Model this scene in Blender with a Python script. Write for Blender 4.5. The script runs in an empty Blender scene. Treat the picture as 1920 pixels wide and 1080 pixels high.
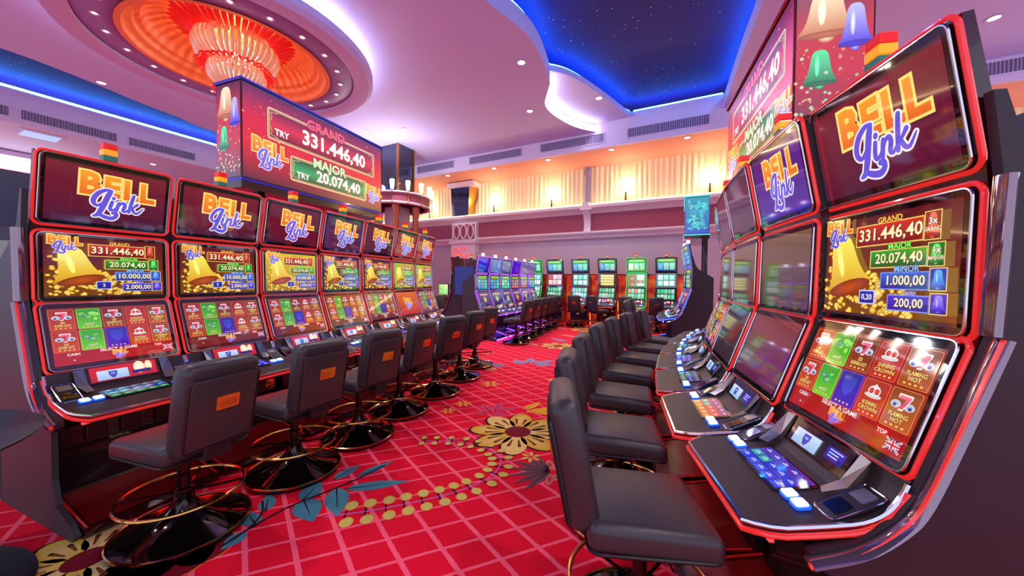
import bpy, bmesh, math, random
from mathutils import Vector, Matrix
from mathutils.geometry import tessellate_polygon
random.seed(7)
PI = math.pi
R_ = math.radians
SC = bpy.context.scene
COL = SC.collection

# ------------------------------------------------------------------ camera
CAM_H = 1.48
cd = bpy.data.cameras.new('camera'); cam = bpy.data.objects.new('camera', cd); COL.objects.link(cam)
cd.sensor_width = 36.0; cd.lens = 36.0 * 672.57 / 1920.0; cd.clip_start = 0.02; cd.clip_end = 200
cam.matrix_world = (Matrix.Translation((0, 0, CAM_H)) @ Matrix.Rotation(R_(27.445), 4, 'Z')
                    @ Matrix.Rotation(R_(90 - 1.188), 4, 'X') @ Matrix.Rotation(R_(0.427), 4, 'Z'))
SC.camera = cam
# ------------------------------------------------------------------ world, exposure
W = bpy.data.worlds.new('hall_ambient'); SC.world = W; W.use_nodes = True
bg = W.node_tree.nodes['Background']; bg.inputs[0].default_value = (0.67, 0.74, 1.0, 1); bg.inputs[1].default_value = 1.45
SC.view_settings.view_transform = 'Standard'; SC.view_settings.look = 'None'
SC.view_settings.exposure = 0.0; SC.view_settings.gamma = 1.0; SC.view_settings.use_curve_mapping = False
SC.cycles.adaptive_threshold = 0.025; SC.cycles.max_bounces = 5; SC.cycles.diffuse_bounces = 3; SC.cycles.glossy_bounces = 3
SC.cycles.transmission_bounces = 4; SC.cycles.sample_clamp_indirect = 6.0; SC.cycles.caustics_reflective = False
SC.cycles.caustics_refractive = False
DOWNLIGHT_W = 300.0      # every recessed downlight and the added unseen spots
COVE_BLUE, COVE_WHITE, COVE_WARM = 42.0, 50.0, 13.0

# ------------------------------------------------------------------ helpers: colour and material
def lin(c):
    return tuple((x / 12.92 if x <= 0.04045 else ((x + 0.055) / 1.055) ** 2.4) for x in (v / 255.0 for v in c))
def mat(name, rgb, rough=0.5, metal=0.0, emit=None, es=0.0, coat=0.0, spec=0.5, noise=None, bump=0.0, scale=40.0, trans=0.0, alpha=1.0):
    m = bpy.data.materials.new(name); m.use_nodes = True
    nt = m.node_tree; b = nt.nodes['Principled BSDF']
    c = (*lin(rgb), 1)
    b.inputs['Base Color'].default_value = c; b.inputs['Roughness'].default_value = rough
    b.inputs['Metallic'].default_value = metal; b.inputs['Specular IOR Level'].default_value = spec
    b.inputs['Coat Weight'].default_value = coat; b.inputs['Coat Roughness'].default_value = 0.04
    b.inputs['Transmission Weight'].default_value = trans
    if emit is not None:
        b.inputs['Emission Color'].default_value = (*lin(emit), 1); b.inputs['Emission Strength'].default_value = es
    if noise or bump:
        tc = nt.nodes.new('ShaderNodeTexCoord'); n = nt.nodes.new('ShaderNodeTexNoise')
        n.inputs['Scale'].default_value = scale; n.inputs['Detail'].default_value = 4
        nt.links.new(tc.outputs['Object'], n.inputs['Vector'])
        if noise:
            mx = nt.nodes.new('ShaderNodeMix'); mx.data_type = 'RGBA'
            mx.inputs[6].default_value = c; mx.inputs[7].default_value = (*lin(noise), 1)
            nt.links.new(n.outputs['Fac'], mx.inputs[0]); nt.links.new(mx.outputs[2], b.inputs['Base Color'])
        if bump:
            bp = nt.nodes.new('ShaderNodeBump'); bp.inputs['Strength'].default_value = bump; bp.inputs['Distance'].default_value = 0.01
            nt.links.new(n.outputs['Fac'], bp.inputs['Height']); nt.links.new(bp.outputs[0], b.inputs['Normal'])
    return m
MT = {}
MT['body'] = mat('dark_red_lacquer', (58, 12, 18), 0.16, coat=0.5, noise=(44, 9, 14), scale=3)
MT['black'] = mat('black_lacquer', (26, 18, 22), 0.22, coat=0.4)
MT['bodygrey'] = mat('dark_grey_panel', (54, 57, 62), 0.5, noise=(48, 51, 56), scale=4)
MT['reargrey'] = mat('grey_metal_casing', (100, 102, 110), 0.45, noise=(92, 94, 102), scale=4)
MT['bodyplum'] = mat('dark_plum_panel', (42, 30, 40), 0.55, noise=(36, 26, 35), scale=4)
MT['glass'] = mat('black_screen_glass', (8, 7, 9), 0.03, spec=1.0)
MT['glass'].node_tree.nodes['Principled BSDF'].inputs['IOR'].default_value = 2.1; MT['glass'].node_tree.nodes['Principled BSDF'].inputs['Specular IOR Level'].default_value = 0.5
MT['chrome'] = mat('chrome', (215, 210, 215), 0.12, 1.0)
MT['neon'] = mat('red_neon', (160, 20, 20), 0.2, emit=(240, 46, 42), es=0.68, coat=0.6)
MT['neondim'] = mat('dim_red_edge_light', (120, 14, 18), 0.3, emit=(225, 30, 34), es=0.16)
MT['neon_pink'] = mat('purple_neon', (120, 40, 160), 0.3, emit=(178, 92, 255), es=1.6)
MT['neon_blue'] = mat('blue_neon', (40, 60, 180), 0.3, emit=(70, 110, 255), es=1.8)
MT['neon_green'] = mat('green_neon', (20, 120, 60), 0.3, emit=(40, 235, 110), es=1.1)
MT['ledred'] = mat('red_led_strip', (200, 20, 20), 0.3, emit=(255, 25, 30), es=9.0)
MT['ledviolet'] = mat('violet_led_strip', (80, 30, 200), 0.3, emit=(96, 40, 255), es=32.0)
MT['pad'] = mat('brown_black_arm_pad', (52, 40, 42), 0.42, bump=0.05, scale=200)
MT['silver'] = mat('silver_plastic', (150, 150, 158), 0.28, 0.75)
MT['darkpl'] = mat('dark_plastic', (26, 24, 30), 0.3)
MT['button'] = mat('lit_white_button', (235, 245, 250), 0.25, emit=(205, 238, 255), es=1.5)
MT['buttonring'] = mat('blue_lit_button_skirt', (30, 70, 200), 0.25, emit=(30, 90, 255), es=1.2)
MT['tread'] = mat('red_lit_footrest', (120, 12, 18), 0.32, noise=(95, 8, 14), scale=60)
MT['leather'] = mat('black_leather', (62, 55, 57), 0.36, bump=0.12, scale=260, noise=(50, 46, 50))
MT['seam'] = mat('black_piping', (18, 17, 19), 0.5)
MT['gold'] = mat('polished_brass', (212, 160, 88), 0.16, 1.0)
MT['goldplate'] = mat('orange_gold_handle', (244, 158, 66), 0.3, 0.75)
MT['blackgloss'] = mat('black_bronze_chrome', (48, 38, 32), 0.10, 0.9, coat=0.5)
MT['lampred'] = mat('red_lamp_segment', (210, 25, 25), 0.25, emit=(225, 30, 30), es=0.55)
MT['lampamber'] = mat('amber_lamp_segment', (250, 165, 20), 0.25, emit=(255, 170, 25), es=0.6)
MT['lampgreen'] = mat('green_lamp_segment', (40, 110, 90), 0.25, emit=(40, 120, 95), es=0.35)
MT['lampwhite'] = mat('white_lamp_segment', (230, 220, 255), 0.25, emit=(225, 210, 255), es=4.0)
MT['acryl'] = mat('clear_acrylic_trim', (150, 128, 138), 0.05, 0.8)
MT['ceil'] = mat('lilac_ceiling_paint', (204, 198, 250), 0.7, noise=(200, 194, 248), scale=1.5)
MT['ceil2'] = mat('white_lilac_fascia_paint', (226, 214, 246), 0.65, noise=(222, 210, 243), scale=2)
MT['peach'] = mat('warm_lit_ceiling', (246, 176, 152), 0.7, noise=(244, 170, 146), scale=1.0)  # warm light on a whitish ceiling, put into the base colour
MT['domeor'] = mat('orange_dome_paint', (252, 158, 92), 0.45, noise=(252, 150, 84), scale=1.5)
MT['ringviolet'] = mat('violet_ring_paint', (160, 140, 205), 0.5, noise=(154, 134, 200), scale=3)
MT['wall'] = mat('mauve_wall_paint', (206, 182, 196), 0.7, noise=(202, 178, 192), scale=2)
MT['band'] = mat('maroon_frieze_paint', (160, 70, 92), 0.6, noise=(154, 66, 88), scale=2)
MT['cornice'] = mat('white_plaster', (240, 222, 230), 0.55, noise=(236, 216, 226), scale=3)
MT['curtain'] = mat('cream_curtain_cloth', (252, 238, 186), 0.75, noise=(252, 242, 204), scale=6)
MT['vent'] = mat('grey_vent_metal', (164, 156, 192), 0.5)
MT['ventback'] = mat('dark_duct', (128, 118, 156), 0.8)
MT['mirror'] = mat('dark_mirror_glass', (90, 92, 110), 0.04, 0.9)
MT['lampglass'] = mat('frosted_lamp_glass', (255, 250, 240), 0.4, emit=(255, 244, 228), es=9.0)
MT['downlens'] = mat('downlight_lens', (255, 250, 245), 0.4, emit=(255, 244, 240), es=9.0)
MT['blueled'] = mat('blue_cove_strip', (60, 140, 255), 0.4, emit=(50, 160, 255), es=COVE_BLUE)
MT['whiteled'] = mat('white_cove_strip', (255, 250, 255), 0.4, emit=(248, 242, 255), es=COVE_WHITE)
MT['warmled'] = mat('warm_cove_strip', (255, 220, 160), 0.4, emit=(255, 218, 160), es=COVE_WARM)
MT['domeled'] = mat('dome_cove_strip', (255, 220, 170), 0.4, emit=(255, 214, 165), es=34.0)
MT['window'] = mat('bright_window', (255, 255, 255), 0.4, emit=(245, 248, 255), es=1.6)
MT['post'] = mat('bronze_post', (70, 52, 44), 0.35, 0.8)
MT['glassred'] = mat('red_blown_glass', (226, 36, 32), 0.12, emit=(235, 40, 34), es=0.25, coat=0.5)
MT['glassclear'] = mat('champagne_blown_glass', (255, 214, 180), 0.08, emit=(255, 180, 130), es=0.12, coat=0.8)
MT['carvedred'] = mat('copper_red_lacquer', (190, 90, 66), 0.25, 0.5)
MT['neonred_script'] = mat('red_script_neon', (220, 40, 40), 0.3, emit=(255, 60, 70), es=1.6)
MT['wood'] = mat('brown_counter', (92, 62, 58), 0.45)

# picture material: what a screen or a backlit print shows, colours from the attribute
def picmat(name, strength, rough=0.05):
    m = bpy.data.materials.new(name); m.use_nodes = True; nt = m.node_tree; b = nt.nodes['Principled BSDF']
    a = nt.nodes.new('ShaderNodeAttribute'); a.attribute_name = 'ink'
    b.inputs['Base Color'].default_value = (0.004, 0.004, 0.005, 1); b.inputs['Roughness'].default_value = rough; b.inputs['IOR'].default_value = 2.1
    nt.links.new(a.outputs['Color'], b.inputs['Emission Color']); b.inputs['Emission Strength'].default_value = strength
    return m
MT['pic'] = picmat('screen_image', 1.0)
MT['picsign'] = picmat('backlit_sign_print', 1.05, 0.25)
def inkmat(name):
    m = bpy.data.materials.new(name); m.use_nodes = True; nt = m.node_tree; b = nt.nodes['Principled BSDF']
    a = nt.nodes.new('ShaderNodeAttribute'); a.attribute_name = 'ink'
    n = nt.nodes.new('ShaderNodeTexNoise'); n.inputs['Scale'].default_value = 160
    bp = nt.nodes.new('ShaderNodeBump'); bp.inputs['Strength'].default_value = 0.25; bp.inputs['Distance'].default_value = 0.004
    nt.links.new(n.outputs['Fac'], bp.inputs['Height']); nt.links.new(bp.outputs[0], b.inputs['Normal'])
    nt.links.new(a.outputs['Color'], b.inputs['Base Color']); b.inputs['Roughness'].default_value = 0.9; b.inputs['Specular IOR Level'].default_value = 0.15
    return m
MT['carpetink'] = inkmat('dyed_carpet_pile')

def carpet_material():
    m = bpy.data.materials.new('red_lattice_carpet'); m.use_nodes = True; nt = m.node_tree; b = nt.nodes['Principled BSDF']
    N = nt.nodes.new; L = nt.links.new
    tc = N('ShaderNodeTexCoord'); sep = N('ShaderNodeSeparateXYZ')
    wob = N('ShaderNodeTexNoise'); wob.inputs['Scale'].default_value = 60; L(tc.outputs['Object'], wob.inputs['Vector'])
    L(tc.outputs['Object'], sep.inputs[0])
    o, e1, e2 = (-1.87108, 1.37972), (0.1454, 0.17086), (0.17577, -0.08363)
    det = e1[0] * e2[1] - e1[1] * e2[0]
    def mth(op, a, c=None):
        n = N('ShaderNodeMath'); n.operation = op
        for i, v in enumerate((a, c)):
            if v is None: continue
            if isinstance(v, (int, float)): n.inputs[i].default_value = v
            else: L(v, n.inputs[i])
        return n.outputs[0]
    dx = mth('SUBTRACT', sep.outputs[0], o[0]); dy = mth('SUBTRACT', sep.outputs[1], o[1])
    ci = mth('ADD', mth('MULTIPLY', dx, e2[1] / det), mth('MULTIPLY', dy, -e2[0] / det))
    cj = mth('ADD', mth('MULTIPLY', dx, -e1[1] / det), mth('MULTIPLY', dy, e1[0] / det))
    w = mth('MULTIPLY', mth('SUBTRACT', wob.outputs['Fac'], 0.5), 0.05)
    lines = []
    for c, hw in ((ci, 0.062), (cj, 0.052)):
        f = mth('FRACT', mth('ADD', mth('ADD', c, w), 200.5))
        d = mth('ABSOLUTE', mth('SUBTRACT', f, 0.5))
        lines.append(mth('LESS_THAN', d, hw))
    msk = mth('MAXIMUM', lines[0], lines[1])
    big = N('ShaderNodeTexNoise'); big.inputs['Scale'].default_value = 2.2; L(tc.outputs['Object'], big.inputs['Vector'])
    mx0 = N('ShaderNodeMix'); mx0.data_type = 'RGBA'
    mx0.inputs[6].default_value = (*lin((218, 4, 40)), 1); mx0.inputs[7].default_value = (*lin((230, 8, 46)), 1)
    L(big.outputs['Fac'], mx0.inputs[0])
    mx = N('ShaderNodeMix'); mx.data_type = 'RGBA'; L(msk, mx.inputs[0]); L(mx0.outputs[2], mx.inputs[6])
    mx.inputs[7].default_value = (*lin((250, 92, 116)), 1)
    L(mx.outputs[2], b.inputs['Base Color'])
    pile = N('ShaderNodeTexNoise'); pile.inputs['Scale'].default_value = 220; L(tc.outputs['Object'], pile.inputs['Vector'])
    bp = N('ShaderNodeBump'); bp.inputs['Strength'].default_value = 0.3; bp.inputs['Distance'].default_value = 0.004
    L(pile.outputs['Fac'], bp.inputs['Height']); L(bp.outputs[0], b.inputs['Normal'])
    b.inputs['Roughness'].default_value = 0.9; b.inputs['Specular IOR Level'].default_value = 0.15
    return m
MT['carpet'] = carpet_material()

def sky_material():
    m = bpy.data.materials.new('navy_star_ceiling'); m.use_nodes = True; nt = m.node_tree; b = nt.nodes['Principled BSDF']
    N = nt.nodes.new; L = nt.links.new
    tc = N('ShaderNodeTexCoord')
    b.inputs['Base Color'].default_value = (*lin((34, 30, 124)), 1); b.inputs['Roughness'].default_value = 0.7
    v = N('ShaderNodeTexVoronoi'); v.inputs['Scale'].default_value = 7.0; v.inputs['Randomness'].default_value = 1.0
    L(tc.outputs['Object'], v.inputs['Vector'])
    lt = N('ShaderNodeMath'); lt.operation = 'LESS_THAN'; L(v.outputs['Distance'], lt.inputs[0]); lt.inputs[1].default_value = 0.075
    cl = N('ShaderNodeTexNoise'); cl.inputs['Scale'].default_value = 1.1; L(tc.outputs['Object'], cl.inputs['Vector'])
    gt = N('ShaderNodeMath'); gt.operation = 'GREATER_THAN'; L(cl.outputs['Fac'], gt.inputs[0]); gt.inputs[1].default_value = 0.5
    mu = N('ShaderNodeMath'); mu.operation = 'MULTIPLY'; L(lt.outputs[0], mu.inputs[0]); L(gt.outputs[0], mu.inputs[1])
    mu2 = N('ShaderNodeMath'); mu2.operation = 'MULTIPLY'; L(mu.outputs[0], mu2.inputs[0]); mu2.inputs[1].default_value = 0.9
    b.inputs['Emission Color'].default_value = (0.75, 0.8, 1, 1); L(mu2.outputs[0], b.inputs['Emission Strength'])
    return m
MT['sky'] = sky_material()

def flame_material():
    m = bpy.data.materials.new('flame_print'); m.use_nodes = True; nt = m.node_tree; b = nt.nodes['Principled BSDF']
    N = nt.nodes.new; L = nt.links.new
    tc = N('ShaderNodeTexCoord'); n = N('ShaderNodeTexNoise'); n.inputs['Scale'].default_value = 2.6; n.inputs['Detail'].default_value = 6
    L(tc.outputs['Object'], n.inputs['Vector'])
    r = N('ShaderNodeValToRGB'); e = r.color_ramp.elements
    e[0].position = 0.35; e[0].color = (*lin((120, 30, 40)), 1); e[1].position = 0.68; e[1].color = (*lin((255, 150, 60)), 1)
    k = r.color_ramp.elements.new(0.5); k.color = (*lin((238, 60, 34)), 1)
    L(n.outputs['Fac'], r.inputs[0]); L(r.outputs[0], b.inputs['Base Color']); L(r.outputs[0], b.inputs['Emission Color'])
    b.inputs['Emission Strength'].default_value = 0.35; b.inputs['Roughness'].default_value = 0.4
    return m
MT['flame'] = flame_material()

# ------------------------------------------------------------------ helpers: mesh
class MB:
    def __init__(s): s.v = []; s.f = []
    def add(s, vs, fs):
        o = len(s.v); s.v += [tuple(v) for v in vs]; s.f += [tuple(i + o for i in f) for f in fs]; return s
    def box(s, x0, x1, y0, y1, z0, z1):
        return s.add([(x0, y0, z0), (x1, y0, z0), (x1, y1, z0), (x0, y1, z0), (x0, y0, z1), (x1, y0, z1), (x1, y1, z1), (x0, y1, z1)],
                     [(3, 2, 1, 0), (4, 5, 6, 7), (0, 1, 5, 4), (1, 2, 6, 5), (2, 3, 7, 6), (3, 0, 4, 7)])
    def rbox(s, x0, x1, y0, y1, z0, z1, r, seg=3, fn=None):
        bm = bmesh.new(); bmesh.ops.create_cube(bm, size=1)
        for v in bm.verts:
            v.co = ((x0 + x1) / 2 + v.co.x * (x1 - x0), (y0 + y1) / 2 + v.co.y * (y1 - y0), (z0 + z1) / 2 + v.co.z * (z1 - z0))
        bmesh.ops.bevel(bm, geom=list(bm.edges), offset=r, segments=seg, profile=0.5, affect='EDGES', clamp_overlap=True)
        bm.verts.index_update()
        vs = [v.co.copy() for v in bm.verts]
        if fn: vs = [fn(v) for v in vs]
        fs = [[v.index for v in f.verts] for f in bm.faces]; bm.free()
        return s.add(vs, fs)
    def prism(s, pts, a, b, axis='x'):          # pts (p,q) extruded from a to b
        n = len(pts)
        if axis == 'x': P = lambda t, p, q: (t, p, q)
        elif axis == 'y': P = lambda t, p, q: (p, t, q)
        else: P = lambda t, p, q: (p, q, t)
        vs = [P(a, *p) for p in pts] + [P(b, *p) for p in pts]
        fs = [tuple(range(n))[::-1], tuple(range(n, 2 * n))] + [(i, (i + 1) % n, n + (i + 1) % n, n + i) for i in range(n)]
        return s.add(vs, fs)
    def tube(s, path, r, n=8, closed=False, flat=1.0):
        P = [Vector(p) for p in path]; m = len(P); rings = []
        up = None
        for i, p in enumerate(P):
            if closed: t = (P[(i + 1) % m] - P[i - 1])
            else: t = (P[min(i + 1, m - 1)] - P[max(i - 1, 0)])
            if t.length < 1e-9: t = Vector((0, 0, 1))
            t.normalize()
            if up is None:
                up = Vector((0, 0, 1)) if abs(t.z) < 0.9 else Vector((1, 0, 0))
            a = (up - t * up.dot(t))
            if a.length < 1e-6: a = t.orthogonal()
            a.normalize(); up = a; b = t.cross(a)
            rr = r[i] if isinstance(r, (list, tuple)) else r
            rings.append([p + a * math.cos(2 * PI * k / n) * rr + b * math.sin(2 * PI * k / n) * rr * flat for k in range(n)])
        vs = [v for ring in rings for v in ring]; fs = []
        for i in range(m if closed else m - 1):
            j = (i + 1) % m
            for k in range(n):
                fs.append((i * n + k, i * n + (k + 1) % n, j * n + (k + 1) % n, j * n + k))
        if not closed:
            fs.append(tuple(range(n))[::-1]); fs.append(tuple((m - 1) * n + k for k in range(n)))
        return s.add(vs, fs)
    def lathe(s, prof, n=32, c=(0, 0, 0), cap=True):
        vs = []; fs = []
        for r, z in prof:
            for k in range(n): vs.append((c[0] + r * math.cos(2 * PI * k / n), c[1] + r * math.sin(2 * PI * k / n), c[2] + z))
        for i in range(len(prof) - 1):
            for k in range(n): fs.append((i * n + k, i * n + (k + 1) % n, (i + 1) * n + (k + 1) % n, (i + 1) * n + k))
        if cap:
            if prof[0][0] > 1e-4: fs.append(tuple(range(n))[::-1])
            if prof[-1][0] > 1e-4: fs.append(tuple((len(prof) - 1) * n + k for k in range(n)))
        return s.add(vs, fs)
    def torus(s, R, r, z=0, n=40, m=8, c=(0, 0)):
        return s.tube([(c[0] + R * math.cos(2 * PI * k / n), c[1] + R * math.sin(2 * PI * k / n), z) for k in range(n)], r, m, True)
    def fill(s, loops, z, flip=False):
        V = [[Vector((x, y, 0)) for x, y in lp] for lp in loops]; tri = tessellate_polygon(V)
        flat = [v for lp in V for v in lp]
        fs = []
        for t in tri:
            a, b, c = (flat[i] for i in t)
            ccw = (b - a).cross(c - a).z > 0
            fs.append(tuple(t) if ccw != flip else tuple(t)[::-1])
        return s.add([(v.x, v.y, z) for v in flat], fs)
    def xf(s, M):
        s.v = [tuple(M @ Vector(v)) for v in s.v]; return s
    def mesh(s, name, m, smooth=False, angle=40):
        me = bpy.data.meshes.new(name); me.from_pydata(s.v, [], s.f); me.update()
        if smooth:
            for p in me.polygons: p.use_smooth = True
            try: me.set_sharp_from_angle(angle=R_(angle))
            except Exception: pass
        if m is not None: me.materials.append(MT[m] if isinstance(m, str) else m)
        return me
    def build(s, name, m, parent=None, smooth=False, angle=40):
        return link(name, s.mesh(name, m, smooth, angle), parent)
def link(name, me, parent=None):
    o = bpy.data.objects.new(name, me); COL.objects.link(o); o.parent = parent; return o
def tag(o, label=None, cat=None, group=None, kind=None):
    if label: o['label'] = label
    if cat: o['category'] = cat
    if group: o['group'] = group
    if kind: o['kind'] = kind
    return o
def empty(name, loc=(0, 0, 0), rz=0.0):
    o = bpy.data.objects.new(name, None); COL.objects.link(o); o.empty_display_size = 0.1
    o.location = loc; o.rotation_euler = (0, 0, rz); return o
def kids(o): return [c for c in list(COL.objects) if c.parent == o]
CH = {}
def tree(o):      # cached description of a prototype
    if o.name not in CH: CH[o.name] = [(c, [g for g in c.children]) for c in o.children]
    return CH[o.name]
def copy_tree(o):
    r = o.copy(); COL.objects.link(r)
    for c, gs in tree(o):
        n = c.copy(); COL.objects.link(n); n.parent = r
        for g in gs:
            k = g.copy(); COL.objects.link(k); k.parent = n
    return r
def struct(o): o['kind'] = 'structure'; return o

# ------------------------------------------------------------------ helpers: flat pictures (screens, prints)
TXT = {}
def text_shape(s, off):
    key = (s, off)
    if key not in TXT:
        cu = bpy.data.curves.new('t', 'FONT'); cu.body = s; cu.size = 1.0; cu.align_x = 'CENTER'; cu.align_y = 'CENTER'
        cu.resolution_u = 2; cu.offset = off; cu.fill_mode = 'FRONT'
        ob = bpy.data.objects.new('t', cu); me = bpy.data.meshes.new_from_object(ob)
        TXT[key] = ([(v.co.x, v.co.y) for v in me.vertices], [tuple(p.vertices) for p in me.polygons])
        bpy.data.objects.remove(ob); bpy.data.curves.remove(cu); bpy.data.meshes.remove(me)
    return TXT[key]
def catmull(P, n=6):
    out = []
    for i in range(len(P) - 1):
        p0, p1, p2, p3 = P[max(i - 1, 0)], P[i], P[i + 1], P[min(i + 2, len(P) - 1)]
        for k in range(n):
            t = k / n
            out.append(tuple(0.5 * (2 * b + (c - a) * t + (2 * a - 5 * b + 4 * c - d) * t * t + (3 * b - a - 3 * c + d) * t ** 3)
                             for a, b, c, d in zip(p0, p1, p2, p3)))
    out.append(tuple(P[-1])); return out
class Pic:
    def __init__(s, dz=0.00006): s.v = []; s.f = []; s.c = []; s.l = 0; s.dz = dz
    def up(s): s.l += 1; return s
    def _add(s, pts, faces, cols):
        o = len(s.v); z = s.l * s.dz
        s.v += [(p[0], p[1], z) for p in pts]
        for f in faces:
            s.f.append(tuple(i + o for i in f)); s.c.append([cols[i] if isinstance(cols, list) else cols for i in f])
    def rect(s, x0, y0, x1, y1, c, c2=None, horiz=False):   # c bottom/left, c2 top/right
        a = lin(c); b = lin(c2 or c)
        s._add([(x0, y0), (x1, y0), (x1, y1), (x0, y1)], [(0, 1, 2, 3)], [a, b, b, a] if horiz else [a, a, b, b])
    def poly(s, pts, c, c2=None):
        a = lin(c)
        if c2:
            b = lin(c2); ys = [p[1] for p in pts]; lo, hi = min(ys), max(ys)
            cols = [tuple(u + (w - u) * (p[1] - lo) / (hi - lo + 1e-9) for u, w in zip(a, b)) for p in pts]
        else: cols = a
        s._add(pts, [tuple(range(len(pts)))], cols)
    def ell(s, cx, cy, rx, ry, c, c2=None, n=14, rot=0):
        pts = []
        for k in range(n):
            x, y = rx * math.cos(2 * PI * k / n), ry * math.sin(2 * PI * k / n)
            pts.append((cx + x * math.cos(rot) - y * math.sin(rot), cy + x * math.sin(rot) + y * math.cos(rot)))
        if c2:
            s._add(pts + [(cx, cy)], [(k, (k + 1) % n, n) for k in range(n)], [lin(c)] * n + [lin(c2)])
        else: s._add(pts, [tuple(range(n))], lin(c))
    def rrect(s, x0, y0, x1, y1, r, c, c2=None):
        pts = []
        for cx, cy, a0 in ((x1 - r, y0 + r, -90), (x1 - r, y1 - r, 0), (x0 + r, y1 - r, 90), (x0 + r, y0 + r, 180)):
            for k in range(4): a = R_(a0 + 30 * k); pts.append((cx + r * math.cos(a), cy + r * math.sin(a)))
        s.poly(pts, c, c2)
    def frame(s, x0, y0, x1, y1, t, c):
        s.rect(x0, y0, x1, y0 + t, c); s.rect(x0, y1 - t, x1, y1, c); s.rect(x0, y0, x0 + t, y1, c); s.rect(x1 - t, y0, x1, y1, c)
    def stroke(s, P, w, c):
        n = len(P); L = []; Rr = []
        for i in range(n):
            a = Vector(P[max(i - 1, 0)]); b = Vector(P[min(i + 1, n - 1)]); t = (b - a)
            t = t.normalized() if t.length > 1e-9 else Vector((1, 0))
            k = (w[i] if isinstance(w, (list, tuple)) else w) / 2
            L.append((P[i][0] - t.y * k, P[i][1] + t.x * k)); Rr.append((P[i][0] + t.y * k, P[i][1] - t.x * k))
        s._add(L + Rr, [(n + i, n + i + 1, i + 1, i) for i in range(n - 1)], lin(c))
        for i in (0, n - 1):
            k = (w[i] if isinstance(w, (list, tuple)) else w) / 2
            s.ell(P[i][0], P[i][1], k, k, c, n=8)
    def text(s, t, x, y, h, c, ol=None, olw=0.05, bold=0.0, sx=1.0, shear=0.0, c2=None):
        if ol:
            V, F = text_shape(t, bold + olw); s._add([(x + (a + b * shear) * h * sx, y + b * h) for a, b in V], F, lin(ol)); s.up()
        V, F = text_shape(t, bold)
        if c2:
            A, B = lin(c), lin(c2)
            cols = [tuple(u + (w_ - u) * min(1, max(0, b / 0.7 + 0.5)) for u, w_ in zip(A, B)) for a, b in V]
        else: cols = lin(c)
        s._add([(x + (a + b * shear) * h * sx, y + b * h) for a, b in V], F, cols)
    def mesh(s, name, m='pic'):
        me = bpy.data.meshes.new(name); me.from_pydata(s.v, [], s.f); me.update()
        at = me.attributes.new('ink', 'FLOAT_COLOR', 'CORNER'); i = 0; buf = []
        for cs in s.c:
            for c in cs: buf += [c[0], c[1], c[2], 1.0]
        at.data.foreach_set('color', buf); me.materials.append(MT[m]); return me

# ------------------------------------------------------------------ the printed and displayed pictures
LINK = [  # strokes of the script word, (points, widths)
    ([(0.78, 1.02), (0.60, 1.00), (0.36, 0.82), (0.20, 0.52), (0.20, 0.28), (0.34, 0.18), (0.50, 0.34), (0.56, 0.50)], [0.07, 0.13, 0.17, 0.17, 0.15, 0.12, 0.07, 0.03]),
    ([(0.80, 1.00), (0.72, 0.80), (0.60, 0.40), (0.48, 0.00), (0.36, -0.28), (0.22, -0.36)], [0.12, 0.19, 0.20, 0.19, 0.16, 0.08]),
    ([(0.22, -0.34), (0.40, -0.26), (0.62, -0.36), (0.86, -0.40), (1.02, -0.28), (1.02, -0.12), (0.92, -0.12)], [0.05, 0.14, 0.17, 0.18, 0.15, 0.15, 0.15]),
    ([(0.86, 0.46), (0.80, 0.18), (0.82, 0.02), (0.94, 0.06), (1.04, 0.22)], [0.12, 0.13, 0.12, 0.09, 0.05]),
    ([(0.90, 0.62), (0.91, 0.66)], [0.13, 0.13]),
    ([(1.12, 0.44), (1.06, 0.20), (1.02, 0.00)], [0.13, 0.13, 0.12]),
    ([(1.06, 0.18), (1.18, 0.40), (1.30, 0.46), (1.34, 0.32), (1.28, 0.08), (1.36, 0.02), (1.46, 0.14)], [0.06, 0.09, 0.12, 0.13, 0.13, 0.09, 0.05]),
    ([(1.66, 0.92), (1.58, 0.50), (1.50, 0.02)], [0.12, 0.13, 0.12]),
    ([(1.54, 0.20), (1.70, 0.34), (1.82, 0.48)], [0.06, 0.09, 0.12]),
    ([(1.62, 0.26), (1.70, 0.06), (1.84, 0.02), (2.06, 0.30)], [0.10, 0.12, 0.09, 0.03])]
def logo(P, cx, cy, s, link_c=(98, 88, 214), edge=(240, 236, 255), small=False):
    # s: height of the capitals' em; BELL above, the script word below and a little left
    P.up(); x = cx - 1.08 * s; y = cy + 0.34 * s
    for ch, wd, dy in zip('BELL', (0.62, 0.56, 0.52, 0.46), (0.03, 0.0, -0.02, -0.04)):
        P.text(ch, x + wd * s * 0.5, y + dy * s, s * (1.12 if ch == 'B' else 1.02), (236, 104, 30), ol=(255, 226, 120), olw=0.06, bold=0.04, sx=0.92, c2=(255, 158, 46))
        x += wd * s
    k = s * 0.76; n = 3 if small else 5; ox = cx - 0.80 * s; oy = cy - 0.52 * s
    P.up()
    S = [(catmull([(ox + a * k, oy + b * k) for a, b in pts], n), ws) for pts, ws in LINK]
    for ex, c in ((0.13, edge), (0.02, link_c)):
        P.up()
        for pts, ws in S:
            m = len(pts); W_ = [(ws[min(int(i / n), len(ws) - 1)] * (1 - (i % n) / n) + ws[min(int(i / n) + 1, len(ws) - 1)] * (i % n) / n + ex) * k for i in range(m)]
            P.stroke(pts, W_, c)
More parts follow.
